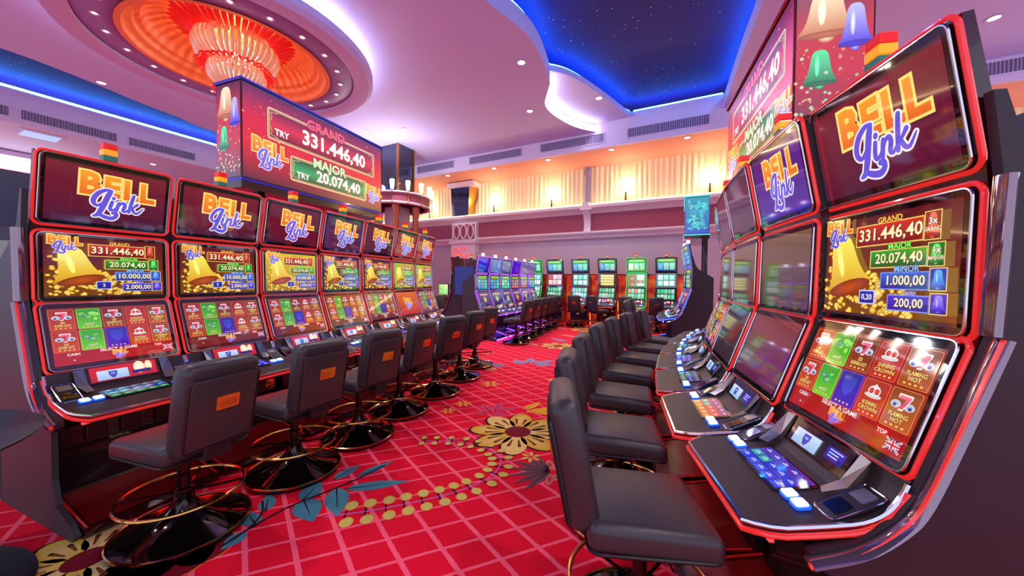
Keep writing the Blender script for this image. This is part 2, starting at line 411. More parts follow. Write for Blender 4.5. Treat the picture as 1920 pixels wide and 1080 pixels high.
def bell_pts(cx, cy, w, h, rot=0.0):
    prof = [(0.05, 1.0), (0.15, 0.98), (0.23, 0.90), (0.27, 0.76), (0.30, 0.60), (0.34, 0.44), (0.40, 0.30), (0.48, 0.20), (0.5, 0.12)]
    pts = [(x, y) for x, y in prof[::-1]] + [(-x, y) for x, y in prof]
    return [(cx + (x * w) * math.cos(rot) - (y - 0.5) * h * math.sin(rot), cy + (x * w) * math.sin(rot) + (y - 0.5) * h * math.cos(rot)) for x, y in pts]
def bell(P, cx, cy, w, h, dark, light, rot=0.0, clap=True):
    P.up()
    if clap:
        ox, oy = -(-0.5 + 0.07) * h * math.sin(rot) * 1, (-0.5 + 0.07) * h * math.cos(rot)
        P.ell(cx + ox, cy + oy, 0.14 * w, 0.09 * h, dark, light, 12)
        P.up()
    P.poly(bell_pts(cx, cy, w, h, rot), dark, light); P.up()
    ox, oy = 0.36 * h * math.sin(rot), -0.36 * h * math.cos(rot)
    P.ell(cx + ox, cy + oy, 0.5 * w, 0.07 * h, tuple(int(c * 0.75) for c in dark), dark, 18, rot); P.up()
    hx, hy = -0.08 * w * math.cos(rot), -0.08 * w * math.sin(rot)
    P.ell(cx + hx - 0.1 * h * math.sin(rot), cy + hy + 0.1 * h * math.cos(rot), 0.07 * w, 0.28 * h, light, tuple(min(255, c + 60) for c in light), 12, rot)
def coins(P, x0, y0, x1, y1, n, seed=1):
    rnd = random.Random(seed); P.up()
    for i in range(n):
        t = i / n; x = x0 + (x1 - x0) * rnd.random(); top = y0 + (y1 - y0) * (0.35 + 0.65 * (1 - (x - x0) / (x1 - x0 + 1e-9)) ** 1.2)
        y = top + (y0 - top) * t
        a = rnd.uniform(0.010, 0.019); b = a * rnd.uniform(0.45, 0.9); r = rnd.uniform(-0.6, 0.6)
        P.ell(x, y, a, b, (170, 108, 14), n=10, rot=r); P.up()
        P.ell(x, y + 0.0012, a * 0.86, b * 0.84, rnd.choice([(235, 190, 50), (250, 215, 80), (214, 160, 30)]), rnd.choice([(255, 240, 140), (255, 228, 110)]), 10, r)
        if i % 6 == 0: P.up()
def pic_top(w, h, tint=0):
    P = Pic(); bgs = [((70, 14, 46), (120, 26, 44)), ((84, 20, 60), (90, 30, 70)), ((60, 12, 40), (96, 14, 34)), ((58, 30, 150), (84, 28, 120)), ((150, 30, 90), (190, 60, 50)), ((170, 40, 60), (120, 30, 60))]
    a, b = bgs[tint]
    x, y = w / 2, h / 2
    P.rect(-x, -y, x, y, a, b); P.up()
    P.rect(-x, y - 0.012, x, y, (60, 34, 20), (40, 24, 20))
    P.frame(-x * 0.62, -y * 0.55, x * 0.92, y * 0.55, 0.0012, tuple(min(255, int(c * 1.25)) for c in b)); P.up()
    logo(P, 0.035, 0.0, 0.178, (98, 84, 216))
    return P
def pic_mid(w, h, minor='10.000,00', mini='2.000,00', look='red', big=False):
    P = Pic(); x, y = w / 2, h / 2
    base = {'red': ((120, 66, 16), (92, 14, 24)), 'yellow': ((150, 110, 10), (222, 190, 10)), 'lime': ((120, 120, 20), (176, 178, 60))}[look]
    P.rect(-x, -y, x, y, *base)
    coins(P, -x + 0.012, -y + 0.012, x * 0.5, -y + h * 0.72, 150, 3)
    P.up(); P.rect(-x, -y, x, -y + 0.012, (60, 30, 60), (60, 30, 20))
    bell(P, -x * 0.55, y * 0.04, 0.235, 0.25, (222, 150, 8), (255, 244, 96), rot=0.24, clap=False)
    P.up(); P.ell(-x * 0.455, -y * 0.425, 0.112, 0.032, (130, 44, 8), (196, 84, 20), 18, 0.24)
    if look != 'lime':
        logo(P, -x * 0.70, y * 0.76, 0.070, (90, 80, 200), (220, 210, 255), small=True)
    P.up()
    bars = [('GRAND', '331.446,40', (-x * 0.34, y * 0.42, x * 0.62, y * 0.80), (120, 16, 12), (214, 44, 26), (255, 190, 70)),
            ('MAJOR', '20.074,40', (-x * 0.08, -y * 0.02, x * 0.68, y * 0.28), (4, 84, 14), (24, 168, 34), (120, 255, 90)),
            ('MINOR', mini if False else minor, (x * 0.10, -y * 0.42, x * 0.72, -y * 0.14), (14, 40, 140), (40, 110, 220), (120, 190, 255)),
            ('MINI', mini, (x * 0.22, -y * 0.80, x * 0.74, -y * 0.55), (34, 20, 140), (70, 50, 210), (170, 160, 255))]
    for i, (nm, val, (a, b, c, d), lo, hi, tc) in enumerate(bars):
        P.up(); P.rect(a - 0.004, b - 0.004, c + 0.002, d + 0.004, (255, 214, 110) if i < 2 else (120, 150, 255))
        P.up(); P.rect(a, b, c, d, lo, hi); P.up()
        P.text(val, (a + c) / 2 + 0.004, (b + d) / 2, (d - b) * 0.86, (255, 240, 190), ol=(60, 30, 10), olw=0.03, bold=0.02, sx=0.95)
        P.text(nm, (a + c) / 2 + 0.01, d + (0.013 if i < 3 else 0.009), 0.030 if i < 3 else 0.02, tc, ol=(60, 20, 20), olw=0.05, bold=0.03)
        bx = c + 0.004; hw = 0.058
        P.up(); P.rect(bx, b - 0.006, bx + hw, d + 0.014, (255, 220, 120)); P.up()
        P.rect(bx + 0.003, b - 0.003, bx + hw - 0.003, d + 0.011, [(110, 30, 16), (14, 90, 20), (20, 50, 150), (50, 24, 150)][i], [(150, 40, 30), (30, 120, 30), (30, 80, 190), (80, 50, 200)][i])
        bell(P, bx + hw / 2, (b + d) / 2 + 0.004, 0.05, (d - b) * 1.1, [(190, 40, 30), (20, 150, 50), (20, 90, 230), (70, 50, 230)][i], [(255, 120, 90), (110, 255, 120), (110, 190, 255), (160, 140, 255)][i])
        if big and i < 2:
            P.up(); P.text(['3x', '1x'][i], bx + hw / 2, (b + d) / 2 + 0.018, 0.03, (255, 250, 240), ol=(90, 20, 10), olw=0.05, bold=0.02)
            P.text(['GRAND', 'MAJOR'][i], bx + hw / 2, (b + d) / 2 - 0.008, 0.017, (255, 235, 200), ol=(90, 20, 10), olw=0.05, bold=0.02)
    P.up(); P.rrect(-x * 0.24, -y * 0.74, x * 0.02, -y * 0.46, 0.006, (200, 210, 255)); P.up()
    P.rrect(-x * 0.225, -y * 0.715, x * 0.005, -y * 0.485, 0.005, (16, 24, 130), (30, 44, 180)); P.up()
    P.text('0,20' if big else '2', -x * 0.11, -y * 0.60, 0.03, (235, 240, 255), bold=0.02)
    return P
def seven(P, cx, cy, s):
    p = [(-0.42, 0.5), (0.46, 0.5), (0.46, 0.30), (0.10, -0.5), (-0.20, -0.5), (0.12, 0.24), (-0.42, 0.24)]
    for k in (-1, 1):
        P.ell(cx + k * 0.55 * s, cy - 0.22 * s, 0.42 * s, 0.30 * s, (206, 214, 222), (170, 180, 215), 10)
        P.up(); P.ell(cx + k * 0.62 * s, cy - 0.30 * s, 0.16 * s, 0.14 * s, (50, 70, 160), n=8)
    P.up()
    for g, c in ((1.25, (255, 236, 225)), (1.0, (214, 40, 96))):
        P.up(); P.poly([(cx + x * s * g, cy + y * s * g) for x, y in p], c, None if g > 1.1 else (245, 110, 150))
def crown(P, cx, cy, s):
    P.ell(cx, cy - 0.34 * s, 0.85 * s, 0.22 * s, (226, 226, 226), (190, 186, 190), 14); P.up()
    P.ell(cx, cy + 0.08 * s, 0.62 * s, 0.48 * s, (240, 238, 236), (206, 200, 200), 16); P.up()
    for k in (-1, 1): P.ell(cx + k * 0.28 * s, cy + 0.06 * s, 0.22 * s, 0.26 * s, (196, 24, 24), (255, 80, 60), 12)
    P.up(); P.ell(cx, cy + 0.56 * s, 0.12 * s, 0.14 * s, (250, 246, 240), n=8)
def clover(P, cx, cy, s, seed):
    r = random.Random(seed)
    for i in range(9):
        P.ell(cx + r.uniform(-0.8, 0.8) * s, cy + r.uniform(-0.45, 0.5) * s, r.uniform(0.2, 0.4) * s, r.uniform(0.15, 0.3) * s,
              r.choice([(30, 120, 40), (90, 200, 60), (20, 150, 70), (150, 220, 90), (60, 70, 160)]), r.choice([(160, 240, 120), (90, 210, 90)]), 10)
    P.up()
TILES = [('7', (196, 66, 28), (150, 40, 24), ('40', 'SUPER HOT')), ('g', (92, 200, 40), (24, 150, 40), ('', 'HOT')), ('7', (150, 62, 24), (104, 40, 30), ('20', 'BURNING HOT')), ('c', (196, 40, 24), (160, 44, 34), ('SHINING', 'CROWN')), ('7', (178, 84, 24), (130, 66, 36), ('FLAMING', 'HOT')),
         ('7', (200, 70, 24), (170, 50, 26), ('20', 'SUPER HOT')), ('g', (100, 206, 44), (30, 160, 44), ('', 'HOT')), ('b', (60, 30, 190), (24, 40, 150), ('', '')), ('c', (206, 60, 24), (170, 50, 34), ('40 SHINING', 'CROWN')), ('7', (186, 92, 24), (140, 70, 36), ('FLAMING', 'HOT'))]
def pic_play(w, h, dim=1.0, tone=0, flag=True):
    P = Pic(); x, y = w / 2, h / 2
    bgs = [((176, 20, 12), (110, 36, 28)), ((104, 24, 24), (120, 50, 30)), ((110, 40, 40), (140, 110, 100))]
    P.rect(-x, -y, x, y, *bgs[tone]); P.up()
    tw = w / 5; th = h * 0.385
    for i, (k, c0, c1, (t1, t2)) in enumerate(TILES):
        cx = -x + tw * (i % 5 + 0.5); cy = y - th * (i // 5 + 0.5) - 0.006
        c0 = tuple(int(c * dim) for c in c0); c1 = tuple(int(c * dim) for c in c1)
        P.rrect(cx - tw * 0.46, cy - th * 0.47, cx + tw * 0.46, cy + th * 0.47, 0.006, tuple(min(255, c + 50) for c in c0)); P.up()
        P.rrect(cx - tw * 0.44, cy - th * 0.455, cx + tw * 0.44, cy + th * 0.455, 0.005, c0, c1); P.up()
        if k == '7': seven(P, cx, cy + th * 0.17, 0.045)
        elif k == 'c': crown(P, cx, cy + th * 0.17, 0.042)
        elif k == 'g': clover(P, cx, cy + th * 0.12, 0.048, i)
        else:
            P.poly([(cx - 0.034, cy + 0.05), (cx + 0.034, cy + 0.05), (cx + 0.026, cy - 0.006), (cx, cy - 0.03), (cx - 0.026, cy - 0.006)], (60, 70, 220), (30, 60, 180)); P.up()
        P.up()
        for q, t in enumerate((t1, t2)):
            if not t: continue
            P.text(t, cx, cy - th * (0.14 + 0.13 * q), 0.021, (255, 222, 120) if k != 'g' else (240, 255, 190), ol=(70, 20, 10), olw=0.05, bold=0.02, sx=min(1.0, 7.2 / max(1, len(t)) * 0.8))
        for q in range(4): P.ell(cx + (q - 1.5) * 0.02, cy - th * 0.385, 0.006, 0.004, (255, 190, 120), n=6)
        P.up()
    P.text('SELECT A GAME', 0.0, -y * 0.62, 0.026, (255, 235, 235), bold=0.015)
    logo(P, 0.0, -y * 0.82, 0.034, (110, 60, 220), (210, 180, 255), small=True)
    P.up(); P.text('CASH', -x * 0.72, -y * 0.66, 0.022, (255, 235, 235), bold=0.02)
    P.ell(-x * 0.72, -y * 0.86, 0.004, 0.004, (255, 230, 230), n=8)
    P.up(); P.rrect(x * 0.62, -y * 0.74, x * 0.78, -y * 0.58, 0.004, (205, 24, 30)); P.up(); P.text('TOP', x * 0.70, -y * 0.66, 0.02, (255, 240, 240), bold=0.02)
    if flag:                                   # the language button, a union flag
        fx, fy, fw, fh = x * 0.88, -y * 0.80, 0.052, 0.036
        P.up(); P.rect(fx - fw / 2, fy - fh / 2, fx + fw / 2, fy + fh / 2, (30, 40, 130)); P.up()
        for sg in (-1, 1): P.stroke([(fx - fw / 2, fy - sg * fh / 2), (fx + fw / 2, fy + sg * fh / 2)], 0.007, (245, 240, 245))
        P.up()
        for sg in (-1, 1): P.stroke([(fx - fw / 2, fy - sg * fh / 2), (fx + fw / 2, fy + sg * fh / 2)], 0.003, (215, 30, 60))
        P.up(); P.rect(fx - fw / 2, fy - 0.006, fx + fw / 2, fy + 0.006, (245, 240, 245)); P.rect(fx - 0.006, fy - fh / 2, fx + 0.006, fy + fh / 2, (245, 240, 245)); P.up()
        P.rect(fx - fw / 2, fy - 0.0035, fx + fw / 2, fy + 0.0035, (215, 30, 60)); P.rect(fx - 0.0035, fy - fh / 2, fx + 0.0035, fy + fh / 2, (215, 30, 60))
    return P
def pic_plain(w, h, c0, c1, logo_s=0.12):
    P = Pic(); P.rect(-w / 2, -h / 2, w / 2, h / 2, c0, c1); P.up()
    if logo_s: logo(P, 0.0, 0.0, logo_s)
    return P
def pic_touch(w, h, hue=0):          # button field on the deck
    P = Pic(); x, y = w / 2, h / 2
    P.rect(-x, -y, x, y, [(18, 26, 120), (18, 60, 30), (150, 90, 20)][hue], [(30, 60, 200), (40, 60, 150), (170, 60, 90)][hue]); P.up()
    for r in range(3):
        for c in range(5):
            cx = -x + w * (c + 0.5) / 5; cy = -y + h * (r + 0.5) / 3
            col = [[(40, 60, 220), (30, 44, 190), (60, 30, 150)], [(30, 130, 60), (30, 60, 160), (20, 90, 60)], [(220, 120, 40), (200, 60, 60), (120, 40, 120)]][hue][r]
            if r == 1 and c in (0, 1): col = (20, 150, 140)
            P.rrect(cx - w * 0.085, cy - h * 0.13, cx + w * 0.085, cy + h * 0.13, 0.004, tuple(min(255, int(v * 1.2)) for v in col), col)
    P.up()
    for r in range(3):
        for c in range(5):
            cx = -x + w * (c + 0.5) / 5; cy = -y + h * (r + 0.5) / 3
            P.rect(cx - w * 0.05, cy - 0.002, cx + w * 0.05, cy + 0.003, (205, 212, 255)); P.rect(cx - w * 0.03, cy + 0.006, cx + w * 0.03, cy + 0.010, (190, 198, 250))
    return P
def pic_card(w, h):                  # little player display with a shield
    P = Pic(); x, y = w / 2, h / 2
    P.rect(-x, -y, x, y, (150, 190, 235), (205, 224, 250)); P.up()
    k = h * 0.36
    P.poly([(-k * 0.9, k), (k * 0.9, k), (k * 0.85, 0), (k * 0.45, -k * 0.8), (0, -k * 1.15), (-k * 0.45, -k * 0.8), (-k * 0.85, 0)], (40, 60, 170), (60, 84, 200)); P.up()
    P.rect(-k * 0.4, k * 0.1, k * 0.4, k * 0.5, (150, 180, 240))
    return P
def pic_promo(w, h):
    P = Pic(); x, y = w / 2, h / 2
    P.rect(-x, -y, x, y, (190, 20, 30), (214, 30, 36)); P.up()
    P.ell(x * 0.45, y * 0.2, 0.03, 0.045, (255, 230, 190), (255, 250, 230)); P.ell(x * 0.75, y * 0.3, 0.02, 0.035, (255, 215, 160), (255, 250, 230)); P.up()
    P.rrect(x * 0.2, -y * 0.6, x * 0.8, -y * 0.15, 0.004, (30, 24, 120))
    return P
def pic_promo_blue(w, h):
    P = Pic(); x, y = w / 2, h / 2
    P.rect(-x, -y, x, y, (10, 10, 26), (26, 22, 44)); P.up()
    P.rrect(x * 0.30, -y * 0.55, x * 0.85, y * 0.45, 0.004, (24, 26, 140), (40, 44, 190)); P.up()
    for q in (0.22, -0.02, -0.26): P.rect(x * 0.38, y * q, x * (0.78 - 0.1 * (q < 0)), y * (q + 0.10), (190, 200, 255))
    return P
def pic_grid(w, h, c0, c1, cols, nx, ny, seed, head=None):   # far machines: symbol grid under a heading
    P = Pic(0.0003); r = random.Random(seed); x, y = w / 2, h / 2
    P.rect(-x, -y, x, y, c0, c1); P.up(); top = y
    if head:
        P.rrect(-x * 0.8, y * 0.55, x * 0.8, y * 0.92, 0.01, head[0], head[1]); P.up()
        P.text(head[2], 0, y * 0.74, 0.075, (255, 250, 220), bold=0.03, sx=0.8) if head[2] else None
        top = y * 0.45
    hh = top + y
    for j in range(ny):
        for i in range(nx):
            cx = -x * 0.92 + w * 0.92 * (i + 0.5) / nx; cy = -y * 0.94 + hh * 0.94 * (j + 0.5) / ny
            c = r.choice(cols)
            P.rrect(cx - w * 0.40 / nx, cy - hh * 0.40 / ny, cx + w * 0.40 / nx, cy + hh * 0.40 / ny, 0.006, c, tuple(min(255, int(v * 1.25) + 10) for v in c)); P.up()
            c2 = r.choice(cols)
            P.ell(cx, cy, w * 0.22 / nx, hh * 0.22 / ny, tuple(min(255, v + 70) for v in c2), c, 8)
    return P
def sparkles(P, x0, y0, x1, y1, n, seed, cols):
    r = random.Random(seed); P.up()
    for i in range(n):
        s = r.choice([0.004, 0.006, 0.006, 0.009, 0.013]); P.ell(r.uniform(x0, x1), r.uniform(y0, y1), s, s, (214, 70, 50), r.choice(cols), 8)
def pic_sign(w, h):
    P = Pic(0.0002); x, y = w / 2, h / 2
    P.rect(-x, -y, x, -y * 0.25, (86, 6, 26), (222, 26, 34)); P.rect(-x, -y * 0.25, x, y * 0.35, (222, 26, 34), (218, 24, 34)); P.rect(-x, y * 0.35, x, y, (218, 24, 34), (104, 8, 36))
    sparkles(P, -x, -y * 0.7, x, y * 0.9, 90, 5, [(255, 170, 120), (255, 210, 160), (255, 110, 90)])
    def board(x0, y0, x1, y1, lo, hi, title, tcol, num):
        P.up(); P.rrect(x0 - 0.028, y0 - 0.028, x1 + 0.028, y1 + 0.028, 0.03, (250, 226, 170)); P.up()
        P.rrect(x0 - 0.016, y0 - 0.016, x1 + 0.016, y1 + 0.016, 0.024, (120, 40, 20)); P.up()
        P.rrect(x0 - 0.008, y0 - 0.008, x1 + 0.008, y1 + 0.008, 0.02, (240, 200, 130)); P.up()
        ym = (y0 + y1) / 2
        P.rect(x0, y0, x1, ym, lo, hi); P.rect(x0, ym, x1, y1, hi, lo); P.up()
        for cx_, sx in ((x0 + 0.035, 1), (x1 - 0.035, -1)):
            for cy_, sy in ((y0 + 0.04, 1), (y1 - 0.04, -1)):
                P.stroke(catmull([(cx_ - sx * 0.025, cy_ + sy * 0.07), (cx_ - sx * 0.012, cy_ + sy * 0.02), (cx_ - sx * 0.025, cy_ - sy * 0.015), (cx_ + sx * 0.02, cy_ - sy * 0.02), (cx_ + sx * 0.06, cy_ - sy * 0.03)], 4), 0.006, (240, 200, 140))
        P.up(); P.text('TRY', x0 + 0.14, y0 + (y1 - y0) * 0.24, 0.10, (255, 250, 240), bold=0.03, sx=0.95)
        P.text(num, (x0 + x1) / 2 + 0.12, ym - 0.01, (y1 - y0) * 0.80, (255, 252, 246), ol=(200, 90, 60), olw=0.025, bold=0.03, sx=1.0)
        P.up(); P.text(title, (x0 + x1) / 2 - 0.04, y1 + 0.03, 0.16, tcol, ol=(120, 10, 20), olw=0.04, bold=0.035, sx=1.05); P.up()
    board(-x * 0.72, y * 0.06, x * 0.82, y * 0.66, (110, 8, 20), (224, 40, 48), 'GRAND', (255, 90, 100), '331.446,40')
    board(-x * 0.46, -y * 0.74, x * 0.66, -y * 0.26, (2, 70, 40), (14, 170, 90), 'MAJOR', (196, 255, 190), '20.074,40')
    logo(P, -x * 0.72, -y * 0.38, 0.19, (110, 100, 220)); logo(P, x * 0.84, -y * 0.52, 0.15, (110, 100, 220))
    return P
def pic_sign_end(w, h):
    P = Pic(0.0002); x, y = w / 2, h / 2
    P.rect(-x, -y, x, -y * 0.2, (80, 8, 40), (200, 28, 36)); P.rect(-x, -y * 0.2, x, y * 0.4, (200, 28, 36), (196, 40, 40)); P.rect(-x, y * 0.4, x, y, (196, 40, 40), (80, 16, 60))
    sparkles(P, -x, -y * 0.8, x, y * 0.2, 60, 9, [(255, 190, 150), (255, 230, 190), (120, 220, 150)])
    bell(P, -x * 0.2, y * 0.58, w * 0.78, h * 0.36, (206, 110, 60), (255, 236, 190)); bell(P, x * 0.55, y * 0.36, w * 0.44, h * 0.32, (60, 40, 220), (190, 190, 255))
    bell(P, -x * 0.35, -y * 0.16, w * 0.46, h * 0.27, (0, 120, 70), (90, 235, 160))
    r = random.Random(4); P.up()
    for i in range(40): P.ell(r.uniform(-x, x), -y + abs(r.gauss(0, 0.14)) + 0.03, 0.014, 0.014, r.choice([(20, 120, 70), (220, 60, 60), (190, 170, 150)]), (200, 240, 200), 6)
    return P
def pic_sign_blue(w, h):
    P = Pic(0.0002); x, y = w / 2, h / 2
    P.rect(-x, -y, x, y, (20, 60, 190), (20, 150, 170)); P.up(); r = random.Random(8)
    for i in range(60):
        a = r.uniform(0, PI); s = r.uniform(0.04, 0.13); cx, cy = r.uniform(-x + s, x - s), r.uniform(-y + s, y - s)
        P.ell(cx, cy, s, s * 0.3, r.choice([(10, 90, 120), (40, 200, 200), (20, 120, 170)]), r.choice([(110, 240, 230), (40, 180, 210)]), 8, a)
        if i % 8 == 0: P.up()
    return P

# ------------------------------------------------------------------ the setting: floor, walls, ceilings
m = MB(); m.add([(-24, -6, 0), (9, -6, 0), (9, 13.2, 0), (-24, 13.2, 0)], [(0, 1, 2, 3)])
FLOOR = tag(struct(m.build('floor', 'carpet')), 'red lattice carpet with woven flowers and leaves')
def wall_box(name, m_, *b): return struct(MB().box(*b).build(name, m_))
WB = wall_box('wall_back', 'wall', -24, 9, 13.0, 13.2, 0, 6.9)
wall_box('wall_side', 'ceil2', -20.2, -20.0, -6, 13.0, 0, 5.6)
# frieze, cornices (profiled), curtain wall
struct(MB().box(-22, 9, 12.93, 13.0, 3.25, 4.02).build('trim_1', 'band'))
def cornice(name, prof): return struct(MB().prism(prof, -22, 9, 'x').build(name, 'cornice', smooth=True, angle=30))
cornice('trim_2', [(13.0, 3.02), (12.93, 3.02), (12.88, 3.06), (12.86, 3.12), (12.80, 3.16), (12.76, 3.22), (12.76, 3.27), (12.82, 3.29), (13.0, 3.29)])
cornice('trim_3', [(13.0, 3.93), (12.92, 3.93), (12.88, 3.97), (12.80, 4.02), (12.74, 4.06), (12.66, 4.10), (12.64, 4.19), (12.70, 4.21), (13.0, 4.21)])
m = MB(); n = 900; pts = []
rnd = random.Random(2); ph = 0
for i in range(n + 1):
    x = -22 + 31 * i / n; ph += rnd.uniform(0.9, 1.7); pts.append((x, 12.93 + 0.03 * math.sin(ph) + 0.012 * math.sin(ph * 0.37)))
m.add([(x, y, 4.2) for x, y in pts] + [(x, y * 0.5 + 6.465, 5.62) for x, y in pts], [(i, i + 1, n + 2 + i, n + 1 + i) for i in range(n)])
cw = m.build('gathered_curtain', 'curtain', smooth=True, angle=180); tag(cw, 'long cream gathered curtain above the white upper cornice', 'curtain')
# soffits and the peach ceiling strip behind the back soffit
SY, SX = 11.15, -16.3
struct(MB().box(-22, 9, SY, SY + 0.12, 5.6, 6.5).build('wall_soffit_back', 'ceil2'))
struct(MB().box(SX - 0.12, SX, -6, SY, 5.6, 6.5).build('wall_soffit_side', 'ceil2'))
struct(MB().box(-22, 9, SY + 0.12, 13.0, 5.6, 5.7).build('ceiling_back_strip', 'peach'))
struct(MB().box(-22, SX - 0.12, -6, SY, 5.6, 5.7).build('ceiling_side_strip', 'ceil2'))
# star ceiling
struct(MB().box(-17.2, 9, -6, 12.2, 6.8, 6.9).build('ceiling_star_sky', 'sky'))
# main lilac ceiling with its curved edges (slab 6.1 .. 6.45) and a hole for the dome
DC = (-7.95, 3.75)
right_edge = [(-3.9, -6), (-3.75, 1.0), (-3.5, 3.6), (-3.2, 5.1), (-2.98, 5.9), (-2.92, 6.5), (-3.0, 7.2), (-3.14, 7.86), (-3.29, 8.15), (-3.58, 8.66), (-3.68, 9.06), (-3.62, 9.65), (-3.35, 10.5), (-2.88, 11.15)]
left_edge = [(-14.6, 11.15), (-13.9, 7.4), (-13.6, 5.5), (-13.35, 4.8), (-13.2, 4.1), (-12.9, 3.2), (-12.7, 2.5), (-12.6, 1.7), (-12.8, 0.4), (-13.4, -2), (-14.6, -6)]
outer = catmull(right_edge, 6) + catmull(left_edge, 6)
hole = [(DC[0] + 1.6 * math.cos(2 * PI * k / 48), DC[1] + 1.6 * math.sin(2 * PI * k / 48)) for k in range(48)]
def slab(name, loops, z0, z1, mm, parent=None):
    b = MB(); b.fill(loops, z0, True); b.fill(loops, z1)
    for lp in loops:
        k = len(lp); b.add([(x, y, z0) for x, y in lp] + [(x, y, z1) for x, y in lp], [(i, (i + 1) % k, k + (i + 1) % k, k + i) for i in range(k)])
    return struct(b.build(name, mm, parent))
CEIL = slab('ceiling', [outer, hole], 6.1, 6.45, 'ceil')
# stepped fascia below the star sky along the curved edge, and the small raised panel behind the notch
patch = catmull([(-3.14, 7.86), (-2.86, 8.18), (-2.62, 8.68), (-2.40, 9.30), (-2.16, 10.1), (-1.97, 10.80), (-1.83, 11.15)], 5)
notch = catmull([(-4.4, 11.15), (-4.5, 10.2), (-4.4, 9.2), (-3.9, 8.3), (-3.14, 7.86)], 5)
slab('ceiling_raised_panel', [patch + notch[:-1]], 6.36, 6.5, 'ceil')
# right-hand lilac ceiling beyond the star sky
r_edge = [(0.52, 11.15), (0.63, 9.75), (0.73, 8.61), (0.83, 7.6), (1.0, 5.0), (1.1, 2.0), (1.1, -6)]
slab('ceiling_far_panel', [catmull(r_edge, 4) + [(9, -6), (9, 11.15)]], 6.1, 6.45, 'ceil')
# cove strips: real LED lines lying on the ledges
def offset(path, d):
    out = []
    for i, p in enumerate(path):
        a = Vector(path[max(i - 1, 0)]); b = Vector(path[min(i + 1, len(path) - 1)]); t = (b - a).normalized(); out.append((p[0] - t.y * d, p[1] + t.x * d))
    return out
def strip(path, z, mm, label, r=0.016):
    o = MB().tube([(x, y, z) for x, y in path], r, 6).build('cove_light_strip', mm); tag(o, label, 'light strip'); return o
c_r = catmull(right_edge, 6)
strip(offset([p for p in c_r if p[1] < 7.9], 0.10), 6.56, 'blueled', 'blue light strip along the curved lilac ceiling edge by the star ceiling')
strip(offset(patch, 0.09), 6.56, 'blueled', 'blue light strip along the wavy edge of the small raised ceiling panel')
strip([(-1.80, SY + 0.08), (0.50, SY + 0.10)], 6.56, 'blueled', 'blue light strip on the back soffit below the star ceiling')
strip(offset(catmull(r_edge, 4), 0.10), 6.56, 'blueled', 'blue light strip along the straight star ceiling edge by the cropped jackpot sign')
strip([(SX - 0.10, -5.9), (SX - 0.10, SY - 0.1)], 6.56, 'blueled', 'blue light strip on the soffit behind the orange dome', 0.034)
strip(offset([p for p in c_r if p[1] > 8.0], -0.05), 6.17, 'whiteled', 'white light strip in the curved ceiling notch', 0.012)
# vents: frame, duct and upright slats
def vent(axis, a0, a1, z0, z1, label):
    o = empty('air_vent', ((a0 + a1) / 2, SY, z0) if axis == 'x' else (SX, (a0 + a1) / 2, z0)); tag(o, label, 'air vent', 'long grilles in the soffits')
    h = (a1 - a0) / 2; H = z1 - z0
    def P(b): return b if axis == 'x' else b.xf(Matrix.Rotation(PI / 2, 4, 'Z'))
    P(MB().box(-h, h, -0.006, -0.002, 0, H)).build('duct_back', 'ventback', o)
    f = MB(); f.box(-h - 0.03, h + 0.03, -0.03, -0.002, -0.03, 0); f.box(-h - 0.03, h + 0.03, -0.03, -0.002, H, H + 0.03); f.box(-h - 0.03, -h, -0.03, -0.002, 0, H); f.box(h, h + 0.03, -0.03, -0.002, 0, H)
    P(f).build('frame', 'ceil2', o)
    sl = P(MB().box(-0.012, 0.012, -0.022, -0.006, 0.0, H)).mesh('slat', 'vent'); k = int(2 * h / 0.055)
    for i in range(k):
        s = link('slat', sl, o); q = -h + 2 * h * (i + 0.5) / k; s.location = (q, 0, 0) if axis == 'x' else (0, q, 0)
        s.rotation_euler = (0, 0, rnd.uniform(-0.5, 0.5))
for i, (a, b) in enumerate(((-12.9, -10.9), (-10.12, -8.32), (-7.59, -5.46), (-4.75, -2.65), (-1.94, 0.19), (4.2, 6.3))):
    vent('x', a, b, 5.76, 6.02, ['long grille in the back soffit hidden furthest behind the whole jackpot sign', 'long grille in the back soffit beside the mirrored tower', 'long grille in the back soffit above the mirrored wall box', 'long grille in the back soffit below the ceiling notch', 'long grille in the back soffit under the star ceiling', 'long grille in the soffit behind the big near screen'][i])
for i, (a, b) in enumerate(((0.3, 2.35), (2.55, 4.34), (4.61, 6.31))):
    vent('y', a, b, 5.74, 5.99, ['soffit grille cut by the picture edge below the blue cove', 'soffit grille between the edge one and the jackpot sign', 'soffit grille closest to the whole jackpot sign'][i])
# round ceiling disc with dome
D = empty('ceiling_rosette', (DC[0], DC[1], 5.7)); tag(D, 'round lilac ceiling disc with orange dome around the glass chandelier', 'ceiling rosette')
MB().lathe([(1.52, 0.0), (1.56, -0.03), (2.02, -0.03), (2.06, 0.0)], 72, cap=False).build('lamp_ring', 'ringviolet', D, True)
MB().lathe([(2.06, 0.0), (2.06, -0.06), (2.12, -0.09), (2.36, -0.09), (2.44, -0.02), (2.44, 0.10), (2.38, 0.14), (1.7, 0.16), (1.56, 0.16)], 72, cap=False).build('outer_rim', 'ceil', D, True)
dome = [(1.60, -0.05), (1.52, -0.05), (1.50, 0.02), (1.47, 0.05), (1.40, 0.08), (1.37, 0.15), (1.30, 0.18)] + [(1.30 * math.cos(a), 0.18 + 0.42 * math.sin(a)) for a in [PI / 2 * k / 10 for k in range(1, 11)]]
MB().lathe(dome, 72, cap=False).build('dome', 'domeor', D, True)
MB().torus(2.22, 0.012, 0.185, 72, 6).build('cove_strip', 'whiteled', D)
MB().torus(1.43, 0.008, 0.115, 72, 6).build('dome_strip', 'domeled', D)
